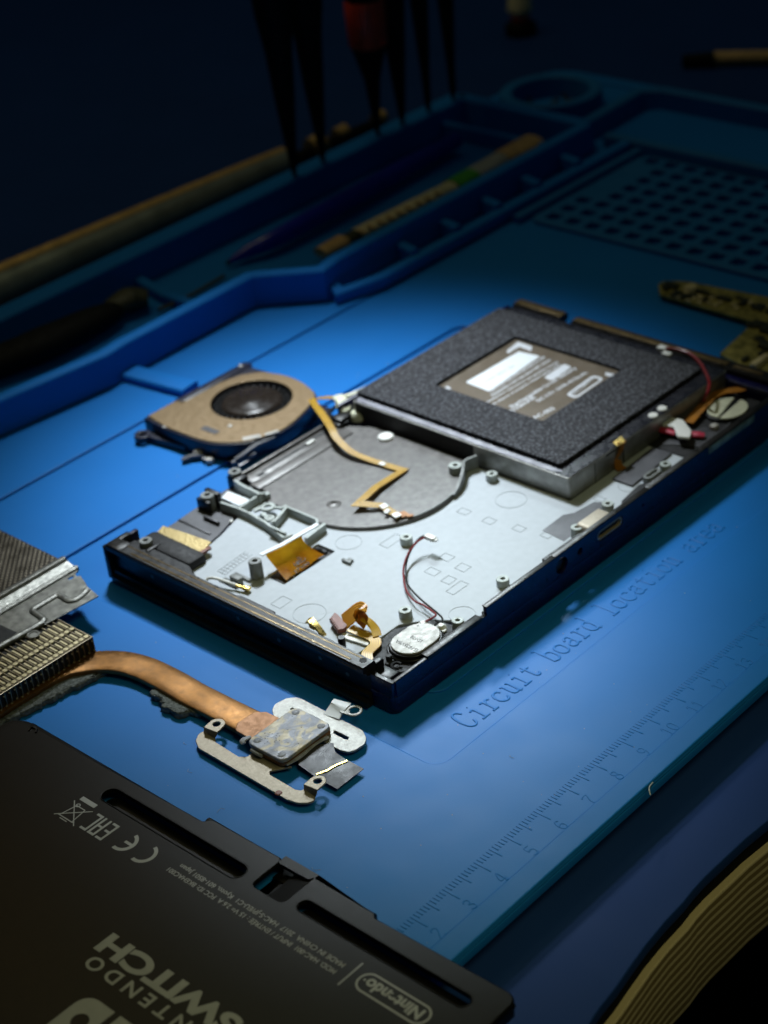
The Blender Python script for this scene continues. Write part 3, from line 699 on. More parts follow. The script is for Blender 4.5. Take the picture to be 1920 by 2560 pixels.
# --- small amber/yellow flex near the corner
b = MB(); b.ribbon([q2(345, 882, 7.2), q2(440, 922, 6.9), q2(508, 952, 6.9), q2(524, 990, 6.9), q2(492, 1026, 6.9), q2(464, 1058, 6.9), q2(470, 1108, 6.6)], 2.7, .2, smooth=True); f1 = b.build('yellow_flex', 'flex_yellow', con)
b = MB(); b.ribbon([q2(432, 812, 9.6), q2(478, 842, 9.0), q2(518, 888, 8.0), q2(535, 940, 7.2)], 2.2, .15, smooth=True); b.build('flex_branch', 'flex_yellow', f1)
b = MB(); b.ribbon([q2(300, 845, 7.5), q2(345, 806, 9.0), q2(395, 765, 10.4), q2(424, 770, 10.6), q2(432, 800, 9.6), q2(405, 860, 7.6)], 5.0, .18, smooth=True, side=(-.3, -.95, 0)); b.build('flex_loop', 'flex_brown', f1)
b = MB(); c = [q2(205, 835, 7)[:2], q2(240, 790, 7)[:2], q2(260, 800, 7)[:2], q2(330, 875, 7)[:2], q2(310, 900, 7)[:2], q2(262, 912, 7)[:2]]; b.plate([c], 6.4, 7.6, .15)
for k in range(6): b.box(11.9+k*.35, 27.6+k*.8, 7.5, 12.6+k*.35, 28.0+k*.8, 7.8, .05)
b.build('brown_connector', 'brown_conn', f1)
b = MB(); b.plate([rpoly([q2(290, 920, 6)[:2], q2(330, 925, 6)[:2], q2(480, 985, 6)[:2], q2(470, 1010, 6)[:2], q2(300, 955, 6)[:2]], .2)], 5.7, 6.2, .08); b.build('white_stiffener', 'white_plastic', f1)
# --- speaker
b = MB()
b.plate([rpoly([(14.2, 17.2), (21.5, 18.0), (27.5, 14.2), (30.6, 12.5), (31.3, 6.5), (28.5, 2.6), (12, 2.6), (9.4, 4.5), (8.6, 9), (9.4, 13.8), (11.5, 16.2)], 1.2)], 4.7, 5.9, .3)
b.box(9.0, 8.0, 4.7, 11.5, 9.2, 6.9, .3); b.lathe([(0, 8.1), (.7, 8.1), (.8, 7.8), (.8, 4.6)], 10.8, 9.2, 14); 
for k in range(9): b.box(13.5+k*1.55, 2.7, 5.8, 14.3+k*1.55, 3.5, 6.4+.2*(k % 2), .1)
for a in (140, 165, 190, 118): b.lathe([(0, 6.0), (.35, 6.0), (.4, 5.8)], 19.5+9.2*math.cos(math.radians(a)), 9.6+7.6*math.sin(math.radians(a)), 10)
sh_ = b.build('speaker_housing', 'black_matte', con)
cap = rrect(12.4, 3.2, 26.8, 14.0, 5.4, 12)
b = MB(); b.plate([rrect(11.9, 2.9, 27.2, 14.4, 5.7, 12)], 5.8, 6.7, .3); b.plate([cap], 6.6, 7.6, .35); b.build('speaker_rim', 'black_plastic', sh_)
b = MB(); b.plate([rrect(13.0, 3.9, 26.2, 13.3, 4.65, 14)], 7.5, 8.2, .22, 3); sf = b.build('speaker_face', 'speaker_face', sh_)
b = MB(); b.text('G7805V8A', 7.0, (16.6, 4.7, 8.2), (0, 1, 0), (-1, 0, 0), .03, 1.15); b.text('2D128', 3.7, (19.9, 6.2, 8.2), (0, 1, 0), (-1, 0, 0), .03, 1.0); b.text('+', .7, (24.2, 11.2, 8.2), (0, 1, 0), (-1, 0, 0), .03)
b.build('speaker_print', 'ink', sf)
b = MB()
for u, v in ((26.6, 12.6), (28.3, 8.2)):
    b.lathe([(0, 1.4), (.7, 1.25), (1.2, .7), (1.35, 0)], u, v, 14, z=6.0)
b.box(27.2, 6.4, 6, 28.4, 9.6, 6.5, .2); b.build('solder_joint', 'white_plastic', sh_, split=True)
q2z = q2
bw = [(27.9, 7.9, 6.9), q2(985, 830, 7.2), q2(960, 790, 7.4), q2(850, 700, 7.2), q2(770, 620, 6.8), q2(738, 560, 6.8), q2(733, 450, 7.2), q2(765, 350, 8.2), q2(820, 270, 9.3), q2(862, 246, 9.8)]
rw = [(26.6, 12.4, 7.1), q2(937, 800, 7.4), q2(915, 770, 7.5), q2(850, 725, 7.4), q2(790, 697, 7.1), q2(735, 625, 6.6), q2(717, 540, 6.8), q2(717, 460, 7.4), q2(750, 365, 8.4), q2(815, 285, 9.4), q2(870, 256, 9.8)]
w1 = MB().tube(bw, .26, 8).build('speaker_wire', 'wire_black', con); w2 = MB().tube(rw, .25, 8).build('speaker_wire', 'wire_red', con); w1['label'] = 'black speaker wire'; w2['label'] = 'red speaker wire'
b = MB(); x, y, z = q2(895, 258, 9.6); b.box(x-.9, y-2.0, z-.5, x+.7, y+1.2, z+.6, .15); b.box(x-.5, y-2.7, z-.3, x+.4, y-2.0, z+.3, .1); b.build('wire_plug', 'white_plastic', con)
# --- loose details in the front corner
b = MB(); b.box(4.6, 3.6, 4.6, 8.4, 10.5, 7.2, .4); b.box(5.2, 7.8, 7.1, 7.8, 9.9, 9.6, .25); b.tube([(9.8, 5.2, 6.6), (8.9, 6.2, 6.7), (9.6, 7.2, 6.8), (10.9, 7.0, 6.8), (11.3, 5.8, 6.7)], .4, 8); b.build('corner_catch', 'black_plastic', con, split=True)
# --- dark tape, side parts
b = MB(); b.plate([[(76.3, 8.5), (77.2, 16.3), (86.2, 16.6), (88.6, 14.8), (96, 13.8), (98.2, 8.6)]], 5.45, 5.62, .05); b.build('dark_tape', 'charcoal', con)
b = MB(); b.plate([[(62, 2.6), (63.5, 5.2), (78, 5.0), (80, 3.0), (95, 3.0), (97, 5.4), (106, 6.6), (109, 4.9), (130, 4.6), (130, 1.1), (36, 1.1), (37, 2.6)]], 5.4, 8.4, .3); b.build('edge_moulding', 'black_plastic', con)
b = MB(); b.plate([rrect(109.8, 5.9, 116, 8.6, 1.2), rrect(110.8, 6.8, 115.2, 7.8, .5)], 5.4, 8.2, .25); b.build('side_clip', 'grey_plastic', con)
b = MB(); b.plate([[(107.6, 9.8), (127.6, 11.2), (127, 17.5), (107.6, 16.5)]], 5.5, 6.2, .15); b.build('steel_tab', 'charcoal', con)
# --- battery
b = MB(); b.plate([rrect(93.2, 19.6, 166.5, 100.2, .9)], 5.5, 12.0, .2, 2); bat = b.build('battery_frame', 'cast_metal', con)
b = MB(); b.box(104, 19.52, 5.7, 104.25, 19.62, 11.7); b.box(116.5, 19.5, 5.7, 116.9, 19.62, 11.8); b.box(109, 19.45, 11.2, 113, 19.65, 11.9, .05); b.build('battery_seam', 'black_matte', bat)
b = MB(); b.box(93.12, 53.4, 5.7, 93.3, 99, 11.6); b.build('battery_side_strip', 'black_matte', bat)  # thin black strip along the battery's side
b = MB(); b.plate([rrect(93.5, 19.9, 166.2, 100.0, .8)], 12.0, 12.22, .05); b.build('battery_film', 'film_black', bat)
b = MB(); b.ribbon([(94.6, 23.5, 12.2), (94.4, 30, 12.42), (94.2, 45, 12.5), (94.4, 70, 12.5), (94.4, 99, 12.4)], 1.5, .2, smooth=True, side=(1, 0, .25)); b.build('film_fold', 'film_edge', bat)
b = MB(); b.plate([rrect(96.2, 25.0, 161.5, 101.2, .5), rrect(112.2, 44, 148.8, 84.2, .4)], 12.4, 13.5, .25, 2); fp = b.build('foam_pad', 'foam_pad', bat)
b = MB(); b.plate([rrect(112, 43.8, 149, 84.4, .3)], 12.25, 12.45); lb = b.build('battery_sticker', 'battery_label', bat)
b = MB()
b.box(115.5, 68.2, 12.45, 117.0+20.5, 75.5, 12.5)
ql = crop(1150, 700, 400, loc); zt = 12.5
def lq(pts, r=.5): return rpoly([ql(x, y, zt)[:2] for x, y in pts], r)
b = MB(); b.plate([lq([(60, 1060), (610, 740), (830, 790), (300, 1155)], .6)], 12.46, 12.52); b.build('white_label_box', 'white_sticker', lb)
b = MB()
b.plate([lq([(480, 740), (600, 640), (750, 690), (735, 740), (615, 690), (500, 760)], .3)], 12.46, 12.51)
b.plate([lq([(1510, 955), (1659, 990), (1645, 1025), (1500, 985)], .3)], 12.46, 12.51); b.plate([lq([(1540, 1080), (1600, 1030), (1625, 1040), (1565, 1090)], .2)], 12.46, 12.51)
b.plate([lq([(870, 1010), (1080, 870), (1160, 900), (950, 1045)], .9)], 12.46, 12.51)
b.plate([lq([(1095, 1190), (1380, 985), (1500, 1020), (1200, 1230)], 1.6), lq([(1140, 1185), (1385, 1010), (1455, 1030), (1205, 1205)], 1.3)], 12.46, 12.51)
qm = crop(1100, 980, 400, loc)
b.plate([rpoly([qm(x, y, zt)[:2] for x, y in ((1085, 350), (1150, 300), (1185, 320), (1115, 372))], .3)], 12.46, 12.51)
b.plate([rpoly([loc(850+x*.2411, 850+y*.2411, zt)[:2] for x, y in ((1025, 545), (1110, 478), (1155, 500), (1065, 560))], .3)], 12.46, 12.51)
# printed lines run along the long side
random.seed(3)
def tline(p0, p1, h, txt):
    p0 = Vector(p0); p1 = Vector(p1); d = p1-p0; up = Vector((0, 0, 1)).cross(d).normalized()
    b.text(txt, d.length, p0, d, up, .04, h, bold=.02)
def L2(x, y): return ql(x, y, 12.46)
for (x0, y0, x1, y1, h, tx) in ((330, 1165, 890, 800, 1.5, 'CAUTION Risk of fire and burns do not'), (340, 1205, 950, 830, 1.4, 'disassemble crush heat above 60C follow'), (270, 1290, 1040, 850, 1.3, 'manufacturer instructions use specified charger'), (330, 1315, 1060, 880, 1.3, 'only dispose of properly recycle battery pack'),
                                (560, 1327, 1230, 920, 2.0, 'Rechargeable Li-ion Battery'), (820, 1265, 1330, 965, 1.5, 'DC 3.7V 16Wh 4310mAh')):
    tline(L2(x0, y0), L2(x1, y1), h, tx)
a_, c_ = qm(720, 235, 12.46), qm(1000, 60, 12.46); tline(a_, c_, 1.9, '4310mAh')
a_, c_ = qm(945, 305, 12.46), qm(1200, 175, 12.46); tline(a_, c_, 1.7, 'HAC-003')
b.text('HAC-A-BPH-C1', 10, L2(1190, 1190), (Vector(L2(1420, 1015))-Vector(L2(1190, 1190))), Vector((0, 0, 1)).cross(Vector(L2(1420, 1015))-Vector(L2(1190, 1190))), .04, 1.1)
b.build('battery_print', 'white_print', lb)
b = MB(); b.text('XAW 0317 2D', 13, L2(260, 1070), Vector(L2(560, 900))-Vector(L2(260, 1070)), Vector((0, 0, 1)).cross(Vector(L2(560, 900))-Vector(L2(260, 1070))), .09, .9); b.build('sticker_print', 'grey_print', lb)
b = MB()
for u, v in ((137.2, 25.4), (141.8, 25.6)): b.lathe([(0, .35), (1.3, .3), (1.5, 0)], u-4.2, v-4.0, 18, z=12.2)
b.build('film_dot', 'white_plastic', bat, split=True)
# --- amber tab from battery, cream tape, far corner contents
qr = crop(1450, 1000, 400, loc)
b = MB(); b.ribbon([qr(385, 415, 12.4), qr(430, 445, 12.5), qr(420, 520, 10.4), qr(395, 600, 8.2), qr(405, 680, 6.4), qr(440, 720, 6.0)], 3.0, .2, smooth=True, side=(1, .15, 0)); b.build('amber_tab', 'orange_flex', con)
b = MB(); b.plate([rpoly([qr(340, 440, 12.6)[:2], qr(430, 375, 12.6)[:2], qr(470, 430, 12.6)[:2], qr(385, 480, 12.6)[:2]], .2)], 12.5, 12.7, .05); b.build('gold_pad', 'gold', con)
qs = crop(1520, 800, 400, loc)
MB().plate([[(128, 3.6), (165.4, 3.6), (165.4, 101), (163.2, 101), (163.2, 19.4), (128, 19.4)]], 4.6, 6.0, .1).build('bay_floor', 'black_matte', con)
b = MB(); ec = qs(1225, 905, 7.4)
b.plate([circ(ec[0], ec[1], 7.0, 36, 5.6)], 5.9, 7.0, .4); b.build('buzzer_rim', 'black_plastic', con)
b = MB(); b.plate([[(ec[0]+6.2*math.cos(a), ec[1]+4.9*math.sin(a)) for a in [math.radians(t) for t in range(15, 196, 10)]]], 6.95, 7.4, .1)
b.plate([[(ec[0]+6.2*math.cos(a), ec[1]+4.9*math.sin(a)-.9) for a in [math.radians(t) for t in range(192, 370, 10)]]], 6.95, 7.4, .1); b.build('buzzer_face', 'cream_tape', con)
b = MB(); b.ribbon([qs(1520, 560, 8.6), qs(1440, 660, 8.4), qs(1370, 715, 8.2), qs(1200, 735, 8.2), qs(1080, 790, 8.2), qs(980, 890, 8), qs(900, 980, 7.8), qs(830, 1060, 7.6)], 3.0, .2, smooth=True); b.build('orange_flex', 'orange_flex', con)
MB().tube([qs(600, 295, 13), qs(720, 305, 12.9), qs(850, 350, 12.8), qs(950, 440, 12.8), qs(1020, 560, 12.8), qs(1050, 660, 12.7), qs(1030, 760, 12.4), qs(1000, 830, 9.5)], .5, 8).build('red_lead', 'wire_red', con)
b = MB(); x, y, z = qs(570, 295, 12.6); b.box(x-1.2, y-1.2, 12, x+1.2, y+1.6, 13.2, .3); x, y, z = qs(610, 350, 12.6); b.box(x-1, y-1.4, 12, x+1, y+1.4, 13.0, .3); b.build('white_plug', 'white_plastic', con, split=True)
b = MB(); b.plate([rpoly([qs(x, y, 9)[:2] for x, y in ((560, 1090), (600, 1030), (650, 1005), (780, 1035), (870, 1150), (850, 1225), (720, 1210), (680, 1110))], .6)], 8.2, 9.2, .4); b.build('white_tape', 'white_plastic', con)
b = MB(); b.tube([qs(500, 1125, 7.6), qs(580, 1145, 7.8), qs(700, 1180, 7.6)], [.9, 1.2, 1.0], 10, flat=.6); b.tube([qs(850, 1185, 7.2), qs(930, 1190, 7.2), qs(1000, 1200, 7)], [1.2, 1.4, 1.2], 10, flat=.5); b.build('magenta_grommet', 'magenta', con, split=True)
b = MB(); x, y, z = qs(1300, 620, 8); b.box(x-1.6, y-1.6, 6, x+1.6, y+1.6, 8, .4); x, y, z = qs(1100, 1085, 7.6); b.box(x-1.1, y-1, 6, x+1.1, y+1, 7.6, .3); x, y, z = qs(1600, 720, 7); b.box(x-1.1, y-1, 6, x+1.1, y+1, 7.6, .3); x, y, z = qs(1640, 620, 8); b.box(x-1.1, y-.6, 6, x+1.1, y+.6, 8, .2); b.build('bay_component', 'pale_grey', con, split=True)
b = MB(); b.ribbon([qs(1200, 510, 8.4), qs(1280, 520, 8.8), qs(1340, 510, 9)], 2.0, .3); b.build('blue_lead', 'pen_blue', con)
b = MB(); b.plate([[qs(x, y, 6.3)[:2] for x, y in ((1000, 1110), (1160, 1140), (1260, 1060), (1300, 1100), (1160, 1240), (960, 1320), (820, 1290), (560, 1290), (640, 1210))]], 5.9, 6.3, .1); b.build('bay_bracket', 'charcoal', con)
q6 = crop(600, 880, 400, loc)
b = MB(); P = [(965, 450), (1040, 430), (1110, 440), (1370, 325), (1330, 380), (1170, 480), (1140, 580), (1090, 610), (1040, 615), (1000, 570)]
b.plate([rpoly([q6(x, y, 9.5)[:2] for x, y in P], .5)], 8.6, 9.5, .4, 3); b.tube([q6(980, 470, 9.6), q6(1040, 520, 10.0), q6(1070, 600, 9.4)], [.8, 1.1, .8], 8, flat=.6); b.tube([q6(1100, 460, 9.8), q6(1200, 420, 10.0), q6(1340, 345, 9.6)], [.9, .8, .5], 8, flat=.5)
b.build('crumpled_tape', 'cream_tape', con)
b = MB(); x, y, z = q6(1215, 620, 8.5); b.lathe([(0, 2.6), (1.6, 2.3), (2.5, 1.2), (2.6, 0)], x, y, 18, z=6.4); b.box(x-.5, y-4.5, 6.4, x+1.6, y-1, 8.2, .4); b.build('cream_bumper', 'cream_tape', con)
b = MB(); b.tube([q6(1000, 560, 7.5), q6(930, 640, 7.6), q6(1010, 760, 7.2), q6(1120, 720, 7.4)], .6, 8); b.box(86.5, 98.8, 6.4, 91.5, 103, 9.0, .6); b.build('rear_bracket', 'black_plastic', con)

# ================================================================== COOLING FAN
fan = thing('cooling_fan', 'small tan topped blower fan with dark hub and amber cable beside the console', 'fan', (151, 186, 0))
def F(p): return (p[0]-151, p[1]-186)
outl = [(125.8, 207.0), (124.6, 195.5), (125.6, 179), (131, 169.8), (136.4, 166.7), (142, 164.7), (149.5, 165.4), (161.4, 169.4), (166, 174.2), (168.9, 185.4), (167.6, 195.8), (166.8, 207.0)]
tanp = [(126.8, 206.3), (125.2, 195.5), (126.2, 179.2), (131.4, 170.2), (136.6, 167.1), (142, 165.2), (149.5, 165.9), (161.1, 169.8), (165.6, 174.4), (168.3, 185.4), (166.3, 195.8), (161, 201.2), (154, 203.0), (146, 203.2), (140, 203.4), (137.5, 206.3)]
sm, _ = spline([Vector((*p, 0)) for p in outl[1:11]], None, False)
outl = [outl[0]]+[(p.x, p.y) for p in sm]+[outl[11]]
b = MB(); b.plate([rpoly([F(p) for p in outl], 0), circ(.3, .5, 12.7, 48)], .9, 5.5, .3, 2); b.box(-24, -19, .4, 16, 20.5, .95, .1)
c5 = crop(300, 880, 400, at)
x, y, _ = c5(235, 860, 2.2); b.plate([circ(x-151, y-186, 2.6, 24), circ(x-151, y-186, 1.2, 18)], .6, 2.6, .2); b.ribbon([(x-151+1.8, y-186-1.2, 2.2), (-25, 2, 2.2)], 3.4, 1.6)
b.box(-13, 17.4, 4.9, 17, 20.8, 6.0, .2)
fbdy = b.build('fan_body', 'fan_body', fan)
sm, _ = spline([Vector((*p, 0)) for p in tanp[1:12]], None, False)
tanp = [tanp[0]]+[(p.x, p.y) for p in sm]+tanp[12:]
b = MB(); b.plate([rpoly([F(p) for p in tanp], 0), circ(.4, .5, 12.5, 56)], 5.45, 6.0, .18, 2); b.build('fan_top_plate', 'fan_plate', fan)
b = MB(); b.lathe([(0, 6.35), (3.4, 6.35), (3.7, 6.2), (6.2, 6.15), (6.7, 5.95), (8.2, 5.9), (9.1, 5.5), (9.6, 4.7), (9.7, 1.2)], .4, .5, 48); hb = b.build('fan_hub', 'fan_hub', fan)
b = MB()
for k in range(31):
    a = 2*PI*k/31; b.ribbon([(.4+8.4*math.cos(a), .5+8.4*math.sin(a), 5.0), (.4+10.2*math.cos(a+.07), .5+10.2*math.sin(a+.07), 5.0), (.4+12.0*math.cos(a+.2), .5+12.0*math.sin(a+.2), 4.9)], .3, 3.4)
b.build('fan_blades', 'dark_gap', hb)
b = MB()
c6 = crop(300, 880, 400, at)
def pt6(a, c, z=6.1): x, y, _ = c6(a, c, z); return (x-151, y-186, z)
b.ribbon([pt6(1270, 900), pt6(1460, 865)], 2.0, .5); b.ribbon([pt6(1500, 855), pt6(1640, 815)], 1.3, .4); b.lathe([(0, .3), (.6, .25), (.8, 0)], *pt6(1140, 765)[:2], 12, z=6)
b.lathe([(0, .35), (.6, .25), (.8, 0)], *pt6(1250, 140)[:2], 12, z=6); b.lathe([(0, .35), (.6, .25), (.7, 0)], *pt6(460, 765)[:2], 12, z=5.6)
b.build('plate_clip', 'pale_grey', fan, split=True)
b = MB(); b.ribbon([pt6(860, 780), pt6(1010, 835)], 2.2, .2); b.build('plate_slot', 'charcoal', fan)
b = MB(); 
x, y, z = pt6(810, 1015, 2.4); b.lathe([(0, 2.6), (1.2, 2.5), (1.6, 2.0), (1.6, .6)], x, y, 18)
x, y, z = pt6(925, 1105, 1.6); b.lathe([(0, 1.8), (1.2, 1.7), (1.4, .5)], x, y, 16)
b.build('mount_pad', 'pale_grey', fan, split=True)
b = MB(); b.ribbon([pt6(640, 1110, 1.5), pt6(740, 1070, 1.8), pt6(870, 1050, 2)], 1.6, 1.2); b.ribbon([pt6(870, 1000, 2.2), pt6(890, 1110, 1.4)], 1.8, 1.2)
b.ribbon([pt6(1190, 1110, 3.8), pt6(1280, 1050, 4.6), pt6(1400, 960, 5.0), pt6(1600, 870, 5.2)], 1.3, 1.0); b.ribbon([pt6(1200, 1140, 3), pt6(1400, 1040, 3.6)], 1.2, .9); b.ribbon([pt6(1185, 1120, 3.4), pt6(1190, 1190, .8)], 1.3, .8)
b.build('mount_arm', 'charcoal', fan, split=True)
# amber cable over the console edge into the fan bay
c7 = crop(600, 880, 400, at); c8 = crop(820, 1080, 300, at)
def W(c, a, d, z): x, y, _ = c(a, d, z); return (x-151, y-186, z)
pts = [W(c7, 735, 470, 5.5), W(c7, 790, 560, 8.2), W(c7, 860, 650, 9.8), W(c7, 950, 790, 10.6), W(c8, 130, 90, 9.8), W(c8, 330, 270, 8.4), W(c8, 560, 370, 7.6), W(c8, 780, 440, 7.2)]
b = MB(); b.ribbon(pts, 2.2, .2, smooth=True)
fl = b.build('fan_cable', 'flex_gold', fan)
b = MB(); b.ribbon([W(c8, 760, 440, 7.22), W(c8, 1040, 520, 7.2), W(c8, 660, 760, 8.0), W(c8, 415, 985, 8.4), W(c8, 740, 1010, 7.6), W(c8, 990, 1170, 7.1)], 2.3, .2); b.build('cable_fold', 'flex_gold', fl)
b = MB()
for a0, a1 in (((745, 1000), (800, 1040)), ((915, 1120), (975, 1165)), ((790, 1080), (840, 1100))): b.ribbon([W(c8, *a0, 7.9), W(c8, *a1, 7.7)], 2.0, .2)
b.ribbon([W(c8, 725, 450, 7.5), W(c8, 775, 420, 7.5)], 1.9, .12)
b.build('cable_contact', 'white_plastic', fl, split=True)
b = MB(); b.ribbon([W(c8, 990, 1150, 7.3), W(c8, 1090, 1110, 7.2)], 2.6, .5); b.ribbon([W(c8, 1090, 1160, 7.2), W(c8, 1180, 1140, 7.2)], .9, .4); b.build('cable_plug', 'copper_bare', fl)
b = MB(); b.ribbon([W(c7, 790, 480, 6.2), W(c7, 870, 470, 8), W(c7, 980, 468, 9.3)], 2.0, .2); b.build('cable_branch', 'flex_gold', fl)

# ================================================================== HEATSINK
hs = thing('heatsink_pipe', 'copper heat pipe with fin block and paste smeared steel bracket', 'heatsink', (40, 95, 0))
def Hh(p): return (p[0]-40, p[1]-95)
b = MB()
cl = [(-40, 131.5), (10, 131.5), (28, 130.8), (35.5, 127.5), (40.5, 121.5), (43.0, 113.5), (43.3, 104), (43.0, 95), (43.0, 86), (43.4, 76), (43.6, 67)]
Pp = [Vector((*Hh(p), 2.9)) for p in cl]; Pp, _ = spline(Pp, None, False)
# soft edged flat pipe section
rows = []
for i, p in enumerate(Pp):
    a = Pp[max(0, i-1)]; c = Pp[min(len(Pp)-1, i+1)]; t = (c-a).normalized(); sd = Vector((0, 0, 1)).cross(t).normalized()
    d = i/len(Pp); wz = .12*math.sin(i*.55)+(.25*math.exp(-((i-45)/3)**2)); z0 = 2.15+wz*.5
    hw = 4.1
    pr = [(-hw, .1), (-hw+.12, .58), (-hw+.45, .74), (-hw*.3, .76), (hw*.3, .76), (hw-.45, .74), (hw-.12, .58), (hw, .1), (hw-.1, -.6), (hw-.6, -.8), (-hw+.6, -.8), (-hw+.1, -.6)]
    rows.append([b.bm.verts.new(p*1+sd*x+Vector((0, 0, z0-2.9+y_))) for x, y_ in pr])
for A, B_ in zip(rows, rows[1:]):
    for k in range(12): b.bm.faces.new((A[k], A[(k+1) % 12], B_[(k+1) % 12], B_[k]))
b.bm.faces.new(rows[0]); b.bm.faces.new(rows[-1][::-1])
pipe = b.build('copper_heat_pipe', 'copper', hs, 50)
b = MB(); b.plate([rpoly([Hh(p) for p in ((38.6, 75.5), (41, 77.2), (46, 76.8), (47.8, 74.5), (48, 68), (38.5, 68))], 1)], 2.3, 3.3, .15); b.build('solder_seam', 'copper_bare', pipe)
# fins
b = MB(); b.box(-50-40, 128.9-95, 1.9, 40.6-40, 145-95, 6.55); core = b.build('fin_core', 'dark_gap', hs)
b = MB()
k = 0; x = 40.4
while x > -30:
    b.box(x-.11-40, 128.35-95, 1.85, x+.11-40, 145.2-95, 6.98)
    b.box(x-.11-40+.1, 128.3-95, 1.8, x-40+1.2, 128.8-95, 2.0)
    x -= 1.62; k += 1
b.box(-30-40, 128.4-95, 6.9, 40.6-40, 128.9-95, 7.12, .05)
b.build('fin_stack', 'fin', hs)
b = MB(); x = 39.6
while x > -30:
    for yy, sz in ((129.9, 1.3), (135.6, 1.25)):
        b.plate([rrect(x-.62-40, yy-sz/2-95+.1, x+.62-40, yy+sz/2-95+.1, .45, 3)], 6.7, 7.12, .1, 1)
    b.box(x-.3-40, 131.3-95, 6.5, x+.2-40, 134.2-95, 6.92); b.box(x-.3-40, 137-95, 6.5, x+.2-40, 141-95, 6.92)
    x -= 1.62
b.build('fin_tabs', 'fin_pad', hs)
b = MB(); x = 40.0; random.seed(5)
while x > -30:
    for zz in (3.2+random.uniform(-.3, .3), 5.9+random.uniform(-.3, .3)): b.box(x-.16-40, 128.15-95, zz-.13, x+.16-40, 128.5-95, zz+.13)
    x -= 1.62
b.build('fin_dimples', 'fin_pad', hs)
# fraying foam
def foam(name, top, z1, parent):
    b = MB(); b.plate([top], .05, z1, .3, 1)
    bmesh.ops.subdivide_edges(b.bm, edges=b.bm.edges[:], cuts=1)
    for v in b.bm.verts: v.co += Vector((random.uniform(-.18, .18), random.uniform(-.18, .18), random.uniform(-.05, .25)))
    return b.build(name, 'foam_grey', parent, 80)
random.seed(9)
ft = [(37.2, 120.9)]; 
for k in range(70): ft.append((37-k*1.0+random.uniform(-.4, .4), 121.2+min(k, 28)*.17+random.uniform(-.55, .45)))
for k in range(20): ft.append((-32+k*3.4, 128.3-(k*.05)))
ft.append((34, 124))
foam('foam_strip', [Hh(p) for p in ft], 1.6, hs)
c9 = crop(0, 1300, 960, at)
F2 = [(650, 745), (660, 735), (690, 733), (710, 745), (770, 770), (850, 825), (862, 838), (835, 836), (815, 828), (800, 838), (770, 842), (745, 832), (735, 820), (715, 818), (695, 812), (705, 798), (690, 790), (700, 778), (680, 768), (655, 762)]
foam('foam_scrap', [Hh(c9(x, y, 1.5)) for x, y in F2], 1.9, hs)
# steel bracket
c10 = crop(480, 1700, 460, at)
def S(a, d, z=1.7): return Hh(c10(a, d, z))
b = MB()
left = [S(*p) for p in ((30, 545), (60, 480), (120, 455), (205, 500), (215, 560), (420, 690), (500, 690), (560, 640), (900, 780), (700, 820), (700, 850), (930, 985), (985, 995), (1010, 980), (1110, 1050), (1105, 1085), (1040, 1108), (950, 1108), (850, 1075), (60, 615))]
b.plate([rpoly(left, [2, 2, .5, .3, .5, 1, 1, 0, 0, .8, .6, 1, .5, .3, .3, 1.5, 2, 2, 1, 1.5])], 1.15, 1.7, .12, 2)
bl = b.build('bracket_arm', 'steel_warm', hs)
b = MB()
right = [S(*p) for p in ((722, 265), (750, 215), (850, 165), (940, 155), (1000, 175), (1540, 455), (1572, 520), (1560, 575), (1470, 635), (1400, 650), (1330, 630), (1240, 585), (1000, 450), (800, 380), (735, 330))]
b.plate([rpoly(right, [1.5]*4+[1, 1.5, 2, 1.5, 2, 1.5, 1, .5, 1, 1, 1.5]), rpoly([S(*p) for p in ((885, 262), (900, 248), (1020, 310), (1040, 345), (1000, 340))], .2), rpoly([S(*p) for p in ((1285, 455), (1300, 460), (1412, 515), (1408, 535), (1380, 535), (1275, 480))], .2)], 1.15, 1.75, .12, 2)
br = b.build('bracket_arm', 'steel', hs)
def tab(parent, hole, riser, zt_, mt, rot=None):
    """raised ear: riser from the strip up to a round end with a hole"""
    b = MB(); hx, hy = S(*hole, zt_)
    r0 = Vector((*S(*riser[0], 1.7), 1.4)); r1_ = Vector((*S(*riser[1], 1.7), 1.4))
    t0 = Vector((*S(*riser[2], zt_), zt_)); t1_ = Vector((*S(*riser[3], zt_), zt_))
    d = (t1_-t0).normalized(); out = Vector((hx, hy, zt_))-(t0+t1_)/2; wd = (t1_-t0).length/2
    ring = [(t0.x, t0.y)]
    base = math.atan2(out.y, out.x)
    ring += [(hx+wd*math.cos(base+math.radians(a)), hy+wd*math.sin(base+math.radians(a))) for a in (range(90, -91, -12) if Vector((math.cos(base+PI/2), math.sin(base+PI/2), 0)).dot(t0-t1_) > 0 else range(-90, 91, 12))]
    ring += [(t1_.x, t1_.y)]
    b.plate([ring, circ(hx, hy, .95 if wd > 1.5 else wd*.55, 24)], zt_-.45, zt_, .1, 1)
    mid0 = r0.lerp(t0, .5); 
    vs = [[b.bm.verts.new(p) for p in (r0, r1_)], [b.bm.verts.new(p) for p in (r0.lerp(t0, .75)+Vector((0, 0, -.5)), r1_.lerp(t1_, .75)+Vector((0, 0, -.5)))], [b.bm.verts.new(p) for p in (t0+Vector((0, 0, -.05)), t1_+Vector((0, 0, -.05)))]]
    fs = [b.bm.faces.new((vs[i][0], vs[i][1], vs[i+1][1], vs[i+1][0])) for i in range(2)]
    bmesh.ops.solidify(b.bm, geom=fs, thickness=.35)
    return b.build('mounting_tab', mt, parent)
tab(bl, (222, 395), ((98, 470), (200, 525), (105, 425), (225, 470)), 3.6, 'steel_warm')
tab(bl, (1132, 910), ((1005, 985), (1110, 1050), (1005, 940), (1130, 990)), 3.6, 'steel_warm')
